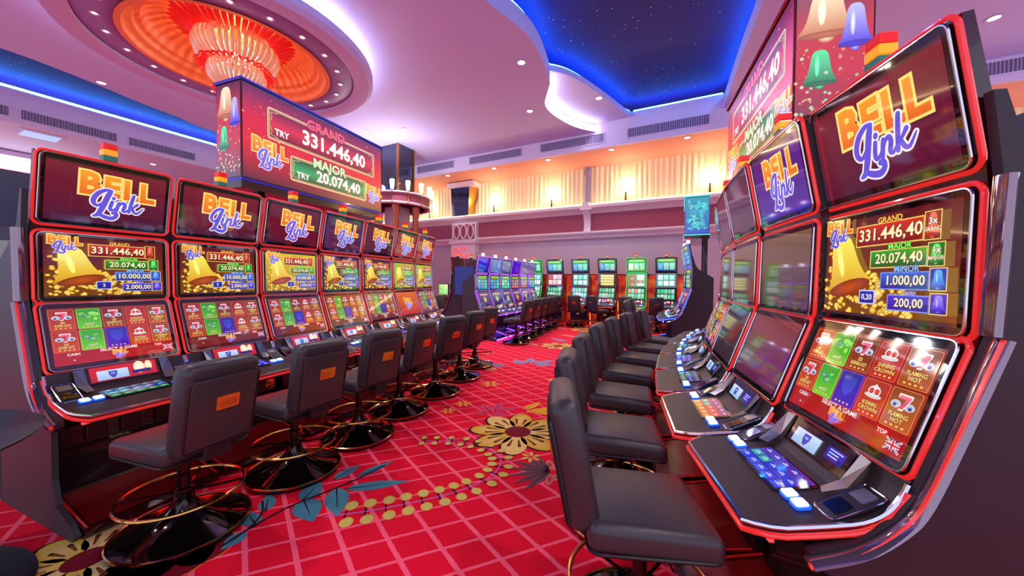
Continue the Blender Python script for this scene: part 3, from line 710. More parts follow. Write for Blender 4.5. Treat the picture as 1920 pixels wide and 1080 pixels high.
# downlights: trim ring + lens + a lamp
LAMPS = []
def downlight(x, y, z, label, r=0.075, w=DOWNLIGHT_W, lamp=True, col=(1, 0.9, 0.92), group='round recessed ceiling downlights'):
    o = empty('recessed_downlight', (x, y, z)); tag(o, label, 'downlight', group)
    MB().lathe([(r, 0.0), (r + 0.025, -0.004), (r + 0.03, -0.012), (r, -0.012)], 20, cap=False).build('trim_ring', 'ceil2', o)
    MB().lathe([(r, -0.006), (r * 0.5, -0.012), (0.001, -0.014)], 20, cap=False).build('lens', 'downlens', o)
    if lamp:
        ld = bpy.data.lights.new('ceiling_spot', 'SPOT'); ld.energy = w; ld.spot_size = R_(120); ld.spot_blend = 0.9; ld.shadow_soft_size = 0.07; ld.color = col
        lo = bpy.data.objects.new('ceiling_spot', ld); COL.objects.link(lo); lo.parent = o; lo.location = (0, 0, -0.05)
for x, y, lb in [(-3.4, 6.9, 'ceiling downlight nearest the star ceiling edge'), (-4.15, 8.96, 'ceiling downlight between the star ceiling edge and the back soffit'), (-12.64, 3.13, 'ceiling downlight between orange dome and blue cove'),
                 (4.48, 9.45, 'ceiling downlight above the big near screen'), (-9.25, 7.95, 'ceiling downlight above the jackpot sign end'), (-8.08, 8.31, 'ceiling downlight above the mirrored tower')]:
    downlight(x, y, 6.1, lb)
downlight(-2.43, 9.62, 6.36, 'downlight in the small raised ceiling panel')
for x, lb in ((-0.35, 'downlight below the vent under the star ceiling'), (-2.48, 'downlight below the vent by the ceiling notch'), (-4.6, 'downlight in the peach ceiling third from the tower'), (-6.73, 'downlight in the peach ceiling second from the tower'), (-8.84, 'downlight in the peach ceiling next to the tower')):
    downlight(x, 11.45, 5.6, lb, w=70, col=(1, 0.75, 0.5))
for x, y in ((-5.2, 1.2), (-4.6, 4.6), (-5.4, -2.2), (-9.0, -2.2), (2.2, 1.0), (2.2, 4.4), (2.2, -2.4), (5.2, 3.0)):      # unseen spots added to light the hall, over and behind the viewer
    ld = bpy.data.lights.new('ceiling_spot', 'SPOT'); ld.energy = DOWNLIGHT_W; ld.spot_size = R_(120); ld.spot_blend = 0.9; ld.shadow_soft_size = 0.07; ld.color = (1, 0.92, 0.95)
    lo = bpy.data.objects.new('ceiling_spot', ld); COL.objects.link(lo); lo.location = (x, y, 6.05)
for k in range(22):
    a = 2 * PI * (k + 0.3) / 22
    downlight(DC[0] + 1.80 * math.cos(a), DC[1] + 1.80 * math.sin(a), 5.672, 'one of the small star-bright lamps in the violet ring around the orange dome', 0.035, lamp=False, group='small lamps in the dome ring')
downlight(-17.6, 5.6, 5.6, 'downlight beside the square lamp behind the side soffit', w=120)
o = empty('square_ceiling_lamp', (-17.05, 3.0, 5.6)); tag(o, 'square blue-white ceiling lamp behind the side soffit', 'ceiling lamp')
MB().box(-0.4, 0.4, -0.4, 0.4, -0.03, 0).build('frame', 'ceil2', o); MB().box(-0.34, 0.34, -0.34, 0.34, -0.035, -0.03).build('panel', mat('square_lamp_panel', (130, 170, 235), 0.4, emit=(130, 170, 240), es=0.7), o)
# bright window in the side wall
o = struct(MB().box(-20.0, -19.96, -2.0, 4.5, 3.3, 5.42).build('window_1', 'window'))
for y in (-0.4, 1.2): MB().box(-19.97, -19.92, y - 0.04, y + 0.04, 3.3, 5.42).build('mullion', 'ceil2', o)
MB().box(-19.98, -19.86, -2.1, 4.6, 5.42, 5.56).build('window_head', 'ceil2', o); MB().box(-19.98, -19.9, -2.1, 4.6, 3.2, 3.3).build('window_sill', 'ceil2', o)

# ------------------------------------------------------------------ slot machines
# local frame: x to the player's right, -y towards the player, z up; origin on the floor below the middle screen
PROF = dict(tT=(0.069, 2.254), tB=(-0.008, 1.827), mT=(-0.011, 1.765), mB=(0.0, 1.324), pT=(0.006, 1.307), pB=(0.146, 0.895))
GW = 0.63
DECK = catmull([(0.150, 0.885), (0.170, 0.840), (0.205, 0.792), (0.265, 0.755), (0.36, 0.732), (0.47, 0.712), (0.575, 0.690)], 3)
def plane_of(a, b):      # matrix: picture x,y,z -> local, for the screen between profile points a (top) and b (bottom)
    (ua, za), (ub, zb) = PROF[a], PROF[b]
    up = Vector((0, -(ua - ub), za - zb)); h = up.length; up.normalize(); nx = Vector((1, 0, 0)); nrm = nx.cross(up)
    c = Vector((0, -(ua + ub) / 2, (za + zb) / 2))
    return Matrix(((1, up.x, nrm.x, c.x), (0, up.y, nrm.y, c.y), (0, up.z, nrm.z, c.z), (0, 0, 0, 1))), h
def rr(w, h, r, n=5):
    out = []
    for cx, cy, a0 in ((w / 2 - r, h / 2 - r, 0), (-w / 2 + r, h / 2 - r, 90), (-w / 2 + r, -h / 2 + r, 180), (w / 2 - r, -h / 2 + r, 270)):
        for k in range(n): a = R_(a0 + 90 * k / (n - 1)); out.append((cx + r * math.cos(a), cy + r * math.sin(a)))
    return out
PW = GW - 0.042
HT, HM, HP = (plane_of(a, b)[1] for a, b in (('tT', 'tB'), ('mT', 'mB'), ('pT', 'pB')))
PICS = {}
def pic(key, fn):
    if key not in PICS: PICS[key] = fn().mesh('picture')
    return PICS[key]
for k in range(6): pic('top%d' % k, lambda k=k: pic_top(PW, HT - 0.05, k))
pic('midL', lambda: pic_mid(PW, HM - 0.045)); pic('midY', lambda: pic_mid(PW, HM - 0.045, look='yellow')); pic('midG', lambda: pic_mid(PW, HM - 0.045, look='lime'))
pic('midR', lambda: pic_mid(PW, HM - 0.045, '1.000,00', '200,00', big=True))
pic('play0', lambda: pic_play(PW, HP - 0.06)); pic('play1', lambda: pic_play(PW, HP - 0.06, 0.9, 1)); pic('play2', lambda: pic_play(PW, HP - 0.06, 0.85, 2))
pic('playplain', lambda: pic_plain(PW, HP - 0.06, (190, 30, 24), (220, 110, 50), 0.11))
for k in range(3): pic('touch%d' % k, lambda k=k: pic_touch(0.30, 0.135, k))
pic('card', lambda: pic_card(0.15, 0.065)); pic('promo', lambda: pic_promo(0.33, 0.10)); pic('promo_blue', lambda: pic_promo_blue(0.33, 0.10))
def make_machine(style='red', ends=''):
    neon = {'red': 'neon', 'purple': 'neon_pink', 'blue': 'neon_blue'}[style]
    root = empty('slot_machine')
    # cabinet body behind the screens
    side = [(0.42, 0), (-0.13, 0), (-0.13, 0.60), (-0.16, 0.64), (-0.16, 0.85), (-0.13, 0.895), (0.015, 1.30), (0.02, 1.33), (0.028, 1.76), (0.022, 1.82), (-0.05, 2.262), (-0.02, 2.268), (0.07, 1.84), (0.12, 1.74), (0.40, 1.56)]
    MB().prism(side, -0.336, 0.336).build('cabinet', 'body', root)
    for a, b, key, picn in (('tT', 'tB', 'top_screen', 'top0'), ('mT', 'mB', 'middle_screen', 'midL'), ('pT', 'pB', 'play_screen', 'play0')):
        M, h = plane_of(a, b); rad = 0.03
        s = MB().prism(rr(GW, h, rad), -0.02, 0.0, 'z').xf(M).build(key, 'glass', root)
        p = link('picture', PICS[picn], s); p.matrix_local = M @ Matrix.Translation((0, 0, 0.0006))
        MB().tube([tuple(M @ Vector((x, y, 0.001))) for x, y in rr(GW + 0.004, h + 0.004, rad)], 0.0045, 6, True).build('bezel', 'chrome', s, True)
        MB().tube([tuple(M @ Vector((x, y, -0.012))) for x, y in rr(GW + 0.036, h + 0.030, rad + 0.010)], 0.0085, 8, True).build('neon_tube', neon, s, True)
    # deck: profile swept across, narrowing slightly to the front
    dk = MB(); W0 = 0.338
    def hw(u): return W0 if u < 0.47 else W0 - 0.055 * ((u - 0.47) / 0.105) ** 1.6
    vs = []; n = len(DECK)
    for u, z in DECK: vs += [(-hw(u), -u, z), (hw(u), -u, z)]
    for u, z in DECK: vs += [(-hw(u), -u, z - 0.05 - 0.03 * (u < 0.3)), (hw(u), -u, z - 0.05 - 0.03 * (u < 0.3))]
    fs = []
    for i in range(n - 1):
        a = 2 * i; b = 2 * n + 2 * i
        fs += [(a, a + 2, a + 3, a + 1), (b, b + 1, b + 3, b + 2), (a, b, b + 2, a + 2), (a + 1, a + 3, b + 3, b + 1)]
    fs += [(0, 1, 2 * n + 1, 2 * n), (2 * n - 2, 4 * n - 2, 4 * n - 1, 2 * n - 1)]
    dk.add(vs, fs); deck = dk.build('deck', 'pad', root)
    line = [(-hw(u) - 0.006, -u, z - 0.006) for u, z in DECK] + [(hw(u) + 0.006, -u, z - 0.006) for u, z in DECK[::-1]]
    MB().tube(line, 0.008, 6).build('chrome_edge', 'chrome', deck, True)
    line = [(-hw(u) - 0.012, -u - 0.004, z - 0.03) for u, z in DECK] + [(hw(u) + 0.012, -u - 0.004, z - 0.03) for u, z in DECK[::-1]]
    MB().tube(line, 0.0095, 8).build('neon_tube', neon, deck, True)
    # riser panels, player display, touch field, buttons
    def on_deck(u, lift=0.0):
        for (u0, z0), (u1, z1) in zip(DECK, DECK[1:]):
            if u0 <= u <= u1: return z0 + (z1 - z0) * (u - u0) / (u1 - u0) + lift
        return DECK[-1][1] + lift
    slope = math.atan2(0.732 - 0.70, 0.17)
    Mt = Matrix.Translation((0, -0.345, on_deck(0.345, 0.006))) @ Matrix.Rotation(slope, 4, 'X')
    t = MB().prism(rr(0.33, 0.155, 0.02), -0.012, 0.0, 'z').xf(Mt).build('touch_panel', 'glass', root)
    p = link('picture', PICS['touch0'], t); p.matrix_local = Mt @ Matrix.Translation((0, 0, 0.0006))
    Mc = Matrix.Translation((0, -0.186, 0.842)) @ Matrix.Rotation(R_(62), 4, 'X')
    t = MB().prism(rr(0.36, 0.115, 0.008), -0.012, 0.0, 'z').xf(Mc).build('promo_display', 'glass', root)
    p = link('promo_picture', PICS['promo'], t); p.matrix_local = Mc @ Matrix.Translation((0.0, 0, 0.0006))
    p = link('card_picture', PICS['card'], t); p.matrix_local = Mc @ Matrix.Translation((-0.06, -0.012, 0.0035))
    for sx in (-1, 1):
        # silver wing between display and side, with a slot panel
        w = MB(); w.add([(sx * 0.185, -0.165, 0.895), (sx * 0.185, -0.225, 0.80), (sx * 0.175, -0.28, 0.765), (sx * 0.215, -0.30, 0.765), (sx * 0.24, -0.24, 0.80), (sx * 0.235, -0.17, 0.89)], [(0, 1, 5), (1, 2, 3, 4), (1, 4, 5)])
        w.build('silver_wing', 'silver', root)
        Ms = Matrix.Translation((sx * 0.285, -0.262, 0.775)) @ Matrix.Rotation(R_(28), 4, 'X')
        sl = MB().prism(rr(0.085, 0.17, 0.012), -0.01, 0.004, 'z').xf(Ms).build('slot_panel', 'darkpl', root)
        MB().tube([tuple(Ms @ Vector((x, y, 0.004))) for x, y in rr(0.088, 0.172, 0.012)], 0.004, 6, True).build('chrome_rim', 'chrome', sl, True)
        MB().prism(rr(0.06, 0.05, 0.006), 0.003, 0.008, 'z').xf(Ms @ Matrix.Translation((0, 0.045, 0))).build('ticket_mouth', 'silver', sl)
        MB().prism(rr(0.06, 0.06, 0.006), 0.003, 0.007, 'z').xf(Ms @ Matrix.Translation((0, -0.035, 0))).build('reader', 'glass', sl)
        for i in range(2):
            u = 0.33 + 0.055 * 0; x = sx * (0.195 + 0.058 * i); u = 0.385
            Mb = Matrix.Translation((x, -u, on_deck(u, 0.004))) @ Matrix.Rotation(slope, 4, 'X')
            bt = MB().prism(rr(0.052, 0.05, 0.012), 0.0, 0.008, 'z').xf(Mb).build('button', 'buttonring', root)
            MB().rbox(-0.021, 0.021, -0.02, 0.02, 0.006, 0.018, 0.006, 2).xf(Mb).build('button_cap', 'button', bt, True)
    # belly panel, red strips, footrest plinth
    by = MB().prism([(-0.13, 0.10), (-0.20, 0.14), (-0.20, 0.40), (-0.24, 0.44), (-0.24, 0.56), (-0.13, 0.60)], -0.31, 0.31).build('belly_panel', 'black', root)
    for q, x in enumerate((-0.21, -0.05, 0.13)):
        MB().rbox(x, x + 0.10, -0.262, -0.24, 0.455, 0.545, 0.008, 2).build('fitting', 'darkpl', by)
    MB().lathe([(0.001, 0.0), (0.04, 0.0), (0.05, 0.012), (0.035, 0.02), (0.001, 0.022)], 16).xf(Matrix.Translation((0.25, -0.245, 0.50)) @ Matrix.Rotation(PI / 2, 4, 'X')).build('round_badge', 'gold', by, True)
    if style == 'red' and 'r' not in ends:
        T = Pic(); T.text('EGT', 0, 0, 0.055, (210, 190, 150), bold=0.01, shear=0.2)
        p = link('lettering', T.mesh('lettering'), by); p.matrix_local = Matrix.Translation((-0.02, -0.203, 0.36)) @ Matrix.Rotation(PI / 2, 4, 'X')
    MB().box(-0.30, 0.30, -0.50, -0.485, 0.625, 0.635).build('underdeck_strip', 'ledred' if style == 'red' else 'ledviolet', root)
    pl = MB().prism([(-0.13, 0.0), (-0.60, 0.0), (-0.62, 0.03), (-0.60, 0.055), (-0.20, 0.15), (-0.13, 0.15)], -0.336, 0.336).build('plinth', 'body', root)
    MB().add([(-0.30, -0.58, 0.0625), (0.30, -0.58, 0.0625), (0.30, -0.23, 0.1455), (-0.30, -0.23, 0.1455)], [(0, 1, 2, 3)]).build('footrest', 'tread' if style == 'red' else 'body', pl)
    for sx in (-1, 1): MB().tube([(sx * 0.322, -0.60, 0.064), (sx * 0.322, -0.22, 0.153)], 0.006, 6).build('edge_strip', 'neondim' if style == 'red' else neon, pl)
    if style == 'purple': MB().box(-0.32, 0.32, -0.635, -0.622, 0.012, 0.03).build('floor_glow_strip', 'ledviolet', pl)
    # signal lamp
    lp = MB().box(-0.035, 0.035, -0.04, 0.02, 2.26, 2.285).build('signal_lamp', 'darkpl', root)
    cols = ('lampgreen', 'lampamber', 'lampred') if style == 'red' else ('lampwhite', 'lampwhite', 'lampred')
    for i, c in enumerate(cols): MB().rbox(-0.036, 0.036, -0.042, 0.022, 2.285 + 0.042 * i, 2.325 + 0.042 * i, 0.006, 2).build(['green_segment', 'amber_segment', 'red_segment'][i], c, lp)
    # end panels with their clear trims
    for e in ends:
        sx = -1 if e == 'l' else 1; a, b = sorted((sx * 0.345, sx * 0.372)); pm = 'bodygrey' if e == 'l' else 'bodyplum'
        out = [(0.42, 0), (-0.57, 0), (-0.61, 0.04), (-0.55, 0.09), (-0.38, 0.16), (-0.34, 0.30), (-0.34, 0.58), (-0.42, 0.62), (-0.42, 0.66), (-0.30, 0.70), (-0.20, 0.78), (-0.15, 0.86), (0.0, 1.27), (0.02, 1.33), (0.03, 1.78), (0.015, 1.90), (0.0, 2.02), (0.03, 2.02), (0.09, 1.82), (0.14, 1.74), (0.42, 1.56)]
        ep = MB().prism(out, a, b).build('end_panel', pm, root)
        c = sx * 0.385
        MB().tube([(c, 0.0, 1.335), (c, 0.012, 1.56), (c, 0.022, 1.78)], 0.028, 8, flat=0.6).build('upper_trim', 'acryl', ep, True)
        lower = catmull([(c, 0.03, 1.325), (c, -0.055, 1.08), (c, -0.14, 0.85), (c, -0.20, 0.76), (c, -0.30, 0.68), (c, -0.43, 0.63)], 4)
        MB().tube(lower, 0.030, 8, flat=0.5).build('lower_trim', 'acryl', ep, True)
        MB().tube([(x + sx * 0.012, y - 0.006, z) for x, y, z in lower], 0.010, 6).build('trim_light', neon, ep, True)
    return root
def set_pics(o, top=None, mid=None, play=None, touch=None):
    for c in o.children:
        st = c.name.split('.')[0]
        for nm, key in (('top_screen', top), ('middle_screen', mid), ('play_screen', play), ('touch_panel', touch)):
            if st == nm and key:
                for g in c.children:
                    if g.name.split('.')[0] == 'picture': g.data = PICS[key]
def place(o, x, y, rz): o.location = (x, y, 0); o.rotation_euler = (0, 0, rz)
ORD = ['first', 'second', 'third', 'fourth', 'fifth', 'sixth', 'seventh']
proto = make_machine('red'); protoL = make_machine('red', 'l'); protoR = make_machine('red', 'r')
# bank below the whole jackpot sign
LROW = []; x, y = -3.678, 0.937
for i in range(7):
    a = -5.29 - 1.641 * i; LROW.append((x, y, a)); am = R_(a - 0.82); x += 0.698 * math.sin(am); y += 0.698 * math.cos(am)
lp_ = [('top0', 'midL', 'play0', 'touch1'), ('top0', 'midL', 'play1', 'touch0'), ('top2', 'midY', 'play1', 'touch2'), ('top1', 'midL', 'play1', 'touch1'), ('top2', 'midL', 'play2', 'touch0'), ('top5', 'midG', 'playplain', 'touch0'), ('top5', 'midG', 'play2', 'touch0')]
ldesc = ['red-lit slot machine beside the grey end panel and round table', 'second red-lit slot machine from the round table, orange and green game tiles', 'red-lit slot machine with bright yellow middle screen', 'red-lit slot machine fourth from the round table', 'red-lit slot machine fifth from the round table under the sign end', 'red-lit slot machine with plain orange play screen', 'last red-lit slot machine of the bank under the whole sign, furthest from the table']
for i, (x, y, a) in enumerate(LROW):
    o = protoL if i == 0 else copy_tree(proto)
    place(o, x, y, R_(90 - a)); tag(o, ldesc[i], 'slot machine', 'slot machines under the whole jackpot sign'); set_pics(o, *lp_[i])
# bank below the cropped jackpot sign
RROW = [(0.607, 1.861, -17.424), (0.411, 2.474, -11.092), (0.29, 3.159, -6.949)]; x, y, a = RROW[-1]
for i in range(4):
    am = R_(a + 2.0); x += 0.698 * math.sin(am); y += 0.698 * math.cos(am); a += 4.0; RROW.append((x, y, a))
pic('oblique_top', lambda: pic_plain(PW, HT - 0.05, (70, 36, 60), (84, 50, 66), 0)); pic('oblique_mid', lambda: pic_plain(PW, HM - 0.045, (74, 52, 56), (112, 84, 60), 0)); pic('oblique_play', lambda: pic_plain(PW, HP - 0.06, (92, 30, 70), (120, 44, 36), 0))  # oblique-view dimming and reflections painted into these plain screen pictures
pic('oblique_play2', lambda: pic_plain(PW, HP - 0.06, (50, 36, 44), (70, 50, 56), 0))  # darker play screen, the same dimming put into its colours
rp_ = [('top0', 'midR', 'play0', 'touch0'), ('top3', 'oblique_mid', 'oblique_play', 'touch2'), ('oblique_top', 'oblique_mid', 'oblique_play2', 'touch1'), ('oblique_top', 'oblique_mid', 'play1', 'touch0'), ('oblique_top', 'oblique_mid', 'play1', 'touch1'), ('oblique_top', 'oblique_mid', 'play1', 'touch0'), ('oblique_top', 'oblique_mid', 'play1', 'touch0')]
for i, (x, y, a) in enumerate(RROW):
    o = protoR if i == 0 else (proto if i == 1 else copy_tree(proto))
    place(o, x, y, R_(-90 - a)); tag(o, ['largest slot machine in view with dark plum end panel', 'slot machine next to the largest one, violet reflections', 'third slot machine from the plum end panel', 'fourth slot machine from the plum end panel', 'fifth slot machine from the plum end panel', 'sixth slot machine from the plum end panel', 'seventh slot machine from the plum end panel'][i], 'slot machine', 'slot machines under the cropped jackpot sign')
    set_pics(o, *rp_[i])
    for c in o.children:
        if c.name.startswith('promo_display'):
            for g in c.children:
                if g.name.startswith('promo_picture'): g.data = PICS['promo_blue']
# machines standing back to back with the two end machines
for (x, y, a), sg, src, lb in ((LROW[0], 1, 'r', 'dark slot machine back to back with the grey end panel'), (RROW[0], -1, 'l', 'grey slot machine back to back with the plum end panel')):
    o = make_machine('red', src); a = R_(a)
    nx, ny = (math.cos(a), -math.sin(a)) if sg > 0 else (-math.cos(a), math.sin(a))
    rz = (PI / 2 - a) if sg > 0 else (-PI / 2 - a)
    lat = 0.0 if sg > 0 else 0.36
    place(o, x - nx * 0.86 + math.sin(a) * lat, y - ny * 0.86 + math.cos(a) * lat, rz + PI); tag(o, lb, 'slot machine', 'slot machines seen from behind')
    for c in o.children:
        if c.name.startswith('end_panel') or c.name.startswith('cabinet'):
            c.data = c.data.copy(); c.data.materials[0] = MT['reargrey']

# ------------------------------------------------------------------ chairs (local +y = the way the sitter looks)
def make_chair():
    root = empty('casino_chair')
    b = MB().lathe([(0.001, 0.0), (0.30, 0.0), (0.318, 0.012), (0.318, 0.03), (0.27, 0.046), (0.17, 0.075), (0.09, 0.12), (0.052, 0.18), (0.042, 0.24)], 40).build('base', 'blackgloss', root, True)
    MB().torus(0.315, 0.008, 0.034, 44, 6).build('base_rim', 'gold', b, True)
    ft = MB().torus(0.285, 0.0095, 0.235, 44, 8).build('foot_ring', 'gold', root, True)
    for k in range(4):
        a = PI / 4 + k * PI / 2
        MB().tube([(0.03 * math.cos(a), 0.03 * math.sin(a), 0.225), (0.285 * math.cos(a), 0.285 * math.sin(a), 0.235)], 0.008, 6).build('spoke', 'blackgloss', ft, True)
    MB().lathe([(0.042, 0.2), (0.046, 0.21), (0.046, 0.255), (0.030, 0.26), (0.030, 0.46), (0.05, 0.48), (0.05, 0.49)], 20).build('column', 'blackgloss', root, True)
    MB().rbox(-0.15, 0.15, -0.20, 0.14, 0.468, 0.497, 0.012, 2).build('seat_plate', 'darkpl', root)
    def puff(v): return Vector((v.x, v.y, v.z + (0.018 * (1 - (v.x / 0.24) ** 2) * max(0, 1 - (v.y / 0.25) ** 2) if v.z > 0.55 else 0) - (0.02 * max(0, (v.y - 0.12) / 0.1) if v.z > 0.5 else 0)))
    s = MB(); s.rbox(-0.225, 0.225, -0.235, 0.245, 0.495, 0.605, 0.036, 4, puff); s = s.build('seat', 'leather', root, True, 60)
    MB().tube([(x * 1.0, y, 0.5) for x, y in [(q[0], q[1] + 0.005) for q in rr(0.45, 0.478, 0.05)]], 0.006, 5, True).build('seat_piping', 'seam', s, True)
    T = Matrix.Translation((0, -0.235, 0.555)) @ Matrix.Rotation(R_(11), 4, 'X')   # backrest leans back
    def shape(v):
        t = v.z / 0.49; w = 1.0 - 0.13 * max(0, (t - 0.6) / 0.4) ** 2 - 0.12 * max(0, (0.22 - t) / 0.22)
        return Vector((v.x * w, v.y - 0.035 * (v.x / 0.215) ** 2 * -1 * 0.4 + 0.02 * math.sin(PI * min(1, max(0, t))) , v.z))
    bk = MB().rbox(-0.218, 0.218, -0.075, 0.045, -0.02, 0.490, 0.052, 4, shape).xf(T).build('backrest', 'leather', root, True, 60)
    MB().rbox(-0.175, 0.175, -0.085, -0.06, 0.02, 0.415, 0.012, 2, lambda v: Vector((v.x * (1 - 0.08 * max(0, 0.2 - v.z)), v.y + 0.012, v.z))).xf(T).build('back_panel', 'leather', bk, True, 60)
    out = []
    for t in [k / 12 for k in range(13)]:
        out.append((0.172, t))
    MB().tube([tuple(T @ Vector((x, -0.068, z + 0.2175))) for x, z in rr(0.356, 0.401, 0.03)], 0.005, 5, True).build('piping', 'seam', bk, True)
    h = MB(); h.prism(rr(0.115, 0.075, 0.006), -0.004, 0.010, 'z'); h.xf(T @ Matrix.Translation((0.01, -0.074, 0.265)) @ Matrix.Rotation(PI / 2, 4, 'X'))
    h = h.build('handle', 'goldplate', bk); 
    MB().prism(rr(0.085, 0.038, 0.004), 0.0105, 0.0135, 'z').xf(T @ Matrix.Translation((0.01, -0.074, 0.258)) @ Matrix.Rotation(PI / 2, 4, 'X')).build('handle_grip', 'gold', root)
    MB().rbox(-0.07, 0.07, -0.30, -0.18, 0.48, 0.56, 0.01, 2).build('back_bracket', 'darkpl', root)
    MB().tube([(0.10, 0.02, 0.478), (0.20, 0.05, 0.476), (0.25, 0.06, 0.47)], 0.006, 6).build('lever', 'chrome', root)
    return root
chair = make_chair(); first_chair = [True]
def put_chair(x, y, ang, label, group):      # ang: direction the chair faces, degrees from +x
    if first_chair[0]: o = chair; first_chair[0] = False
    else: o = copy_tree(chair)
    place(o, x, y, R_(ang - 90)); tag(o, label, 'chair', group); return o
lc = ['black leather casino chair closest to the round table', 'second black casino chair from the round table', 'third black casino chair from the round table', 'fourth black casino chair from the round table', 'fifth black casino chair from the round table', 'sixth black casino chair from the round table, before the violet glow', 'seventh black casino chair from the round table, beside the violet glow']
lx = [(-2.665, 0.965, 9), (-2.73, 1.655, 2), (-2.81, 2.31, 0), (-2.955, 2.97, 4), (-3.03, 3.68, -8), (-3.20, 4.45, -6), (-3.42, 5.20, -6)]
for i, ((x, y, t), (mx, my, a)) in enumerate(zip(lx, LROW)):
    put_chair(x, y, 180 - a * 0 + t, lc[i], 'black chairs at the bank under the whole sign')
rc = ['largest black leather casino chair in view', 'black casino chair directly beyond the largest chair', 'third black casino chair in the line of the largest chair', 'fourth black casino chair in the line of the largest chair', 'fifth black casino chair in the line of the largest chair', 'sixth black casino chair in the line of the largest chair', 'last black casino chair in the line of the largest chair']
for i, (x, y, a) in enumerate(RROW):
    ar = R_(a); nx, ny = -math.cos(ar), math.sin(ar); d = 0.845
    put_chair(x + nx * d, y + ny * d - 0.06, math.degrees(math.atan2(-ny, -nx)) + [4, 3, 2, 1, 3, 0, 2][i], rc[i], 'black chairs at the bank under the cropped sign')

# ------------------------------------------------------------------ hanging jackpot signs
def sign(name, label, near, far, z0, z1, depth, out, face_key, end_key, trim='neon_blue'):
    # near/far: ends of the face seen by the player; out: unit normal of that face
    near, far = Vector(near), Vector(far); d = (far - near); L = d.length; d.normalize(); n = Vector(out)
    c = (near + far) / 2 - n * depth / 2
    o = empty(name, (c.x, c.y, z0), math.atan2(d.y, d.x)); tag(o, label, 'sign')
    loc_n = Matrix.Rotation(-math.atan2(d.y, d.x), 3, 'Z') @ Vector((n.x, n.y, 0)); s = 1 if loc_n.y > 0 else -1
    H = z1 - z0
    MB().box(-L / 2, L / 2, -depth / 2, depth / 2, 0, H).build('housing', 'body', o)
    # faces
    fw = face_key(L - 0.02, H - 0.06).mesh('face_print', 'picsign'); p = link('face_print', fw, o)
    rot = Matrix.Rotation(PI, 4, 'Z') if s > 0 else Matrix.Identity(4)
    p.matrix_local = Matrix.Translation((0, s * (depth / 2 + 0.003), H / 2)) @ rot @ Matrix.Rotation(PI / 2, 4, 'X')
    ew = end_key(depth - 0.02, H - 0.06).mesh('end_print', 'picsign'); p = link('end_print', ew, o)
    p.matrix_local = Matrix.Translation((-L / 2 - 0.003, 0, H / 2)) @ Matrix.Rotation(-PI / 2, 4, 'Z') @ Matrix.Rotation(PI / 2, 4, 'X')
    hx, hy = L / 2 + 0.012, depth / 2 + 0.012
    for z, nm in ((H, 'top_trim'), (0.0, 'bottom_trim')):
        MB().tube([(-hx, -hy, z), (hx, -hy, z), (hx, hy, z), (-hx, hy, z)], 0.014, 6, True).build(nm, trim, o)
    MB().box(-L / 2 - 0.01, L / 2 + 0.01, -depth / 2 - 0.01, depth / 2 + 0.01, -0.09, -0.01).build('base_tray', 'body', o)
    for q in (-0.3, 0.3): MB().box(q * L - 0.04, q * L + 0.04, -s * (depth / 2 - 0.05) - 0.04, -s * (depth / 2 - 0.05) + 0.04, -z0, -0.09).build('support_post', 'body', o)
    return o
sign('jackpot_sign', 'whole red jackpot sign with gold framed numbers beside the dome', (-4.23, 2.03), (-4.48, 4.11), 2.52, 3.56, 0.40, (0.993, 0.12), pic_sign, pic_sign_end, mat('violet_edge_trim', (60, 50, 150), 0.15, 0.4, emit=(70, 60, 200), es=0.35))
sign('jackpot_sign', 'cropped red jackpot sign with large bells on its end, above the largest machine', (0.575, 3.20), (0.29, 5.08), 2.52, 3.56, 0.45, (-0.989, -0.15), pic_sign, pic_sign_end, mat('rose_edge_trim', (190, 60, 90), 0.2, 0.3))
sign('illuminated_sign', 'turquoise illuminated sign box in front of the back wall', (-0.30, 9.15), (-0.36, 10.9), 2.55, 3.42, 0.50, (-1, -0.03), pic_sign_blue, pic_sign_blue, mat('cyan_edge_trim', (60, 190, 200), 0.2, emit=(90, 230, 235), es=0.8))

# ------------------------------------------------------------------ far banks
S = 0.92
pic('ptop', lambda: pic_plain(PW, HT - 0.05, (40, 20, 190), (60, 30, 220), 0)); pic('ptop2', lambda: pic_plain(PW, HT - 0.05, (90, 120, 190), (110, 150, 210), 0)); pic('ptop3', lambda: pic_plain(PW, HT - 0.05, (90, 80, 140), (120, 110, 150), 0))
for k in range(3): pic('pmid%d' % k, lambda k=k: pic_grid(PW, HM - 0.045, (20, 60, 120), (30, 110, 110), [[(30, 150, 140), (60, 110, 190), (40, 180, 120)], [(40, 190, 130), (120, 190, 90), (50, 110, 180)], [(190, 90, 60), (150, 150, 60), (90, 90, 160)]][k], 3, 3, k, ((90, 150, 30), (190, 210, 60), '')))
def pic_purple_play():
    P = Pic(0.0003); w, h = PW, HP - 0.06
    P.rect(-w / 2, -h / 2, w / 2, h / 2, (60, 34, 110), (96, 70, 130)); P.up(); P.ell(0, -0.03, 0.09, 0.09, (150, 130, 60), (230, 220, 140), 18); P.up()
    P.rrect(-0.2, 0.08, 0.2, 0.14, 0.02, (190, 130, 110), (220, 180, 150)); return P
pic('pplay', pic_purple_play)
MT['glowshroud'] = mat('blue_glow_shroud', (16, 12, 110), 0.15, emit=(20, 14, 150), es=0.25)  # blue light on the panel put into its colour and emission
pm = make_machine('purple', 'l')
MB().prism([(0.10, 1.20), (0.70, 1.20), (0.70, 1.98), (0.10, 1.98)], -0.33, 0.30).build('rear_shroud', 'glowshroud', pm); pn = make_machine('purple'); used = [False, False]
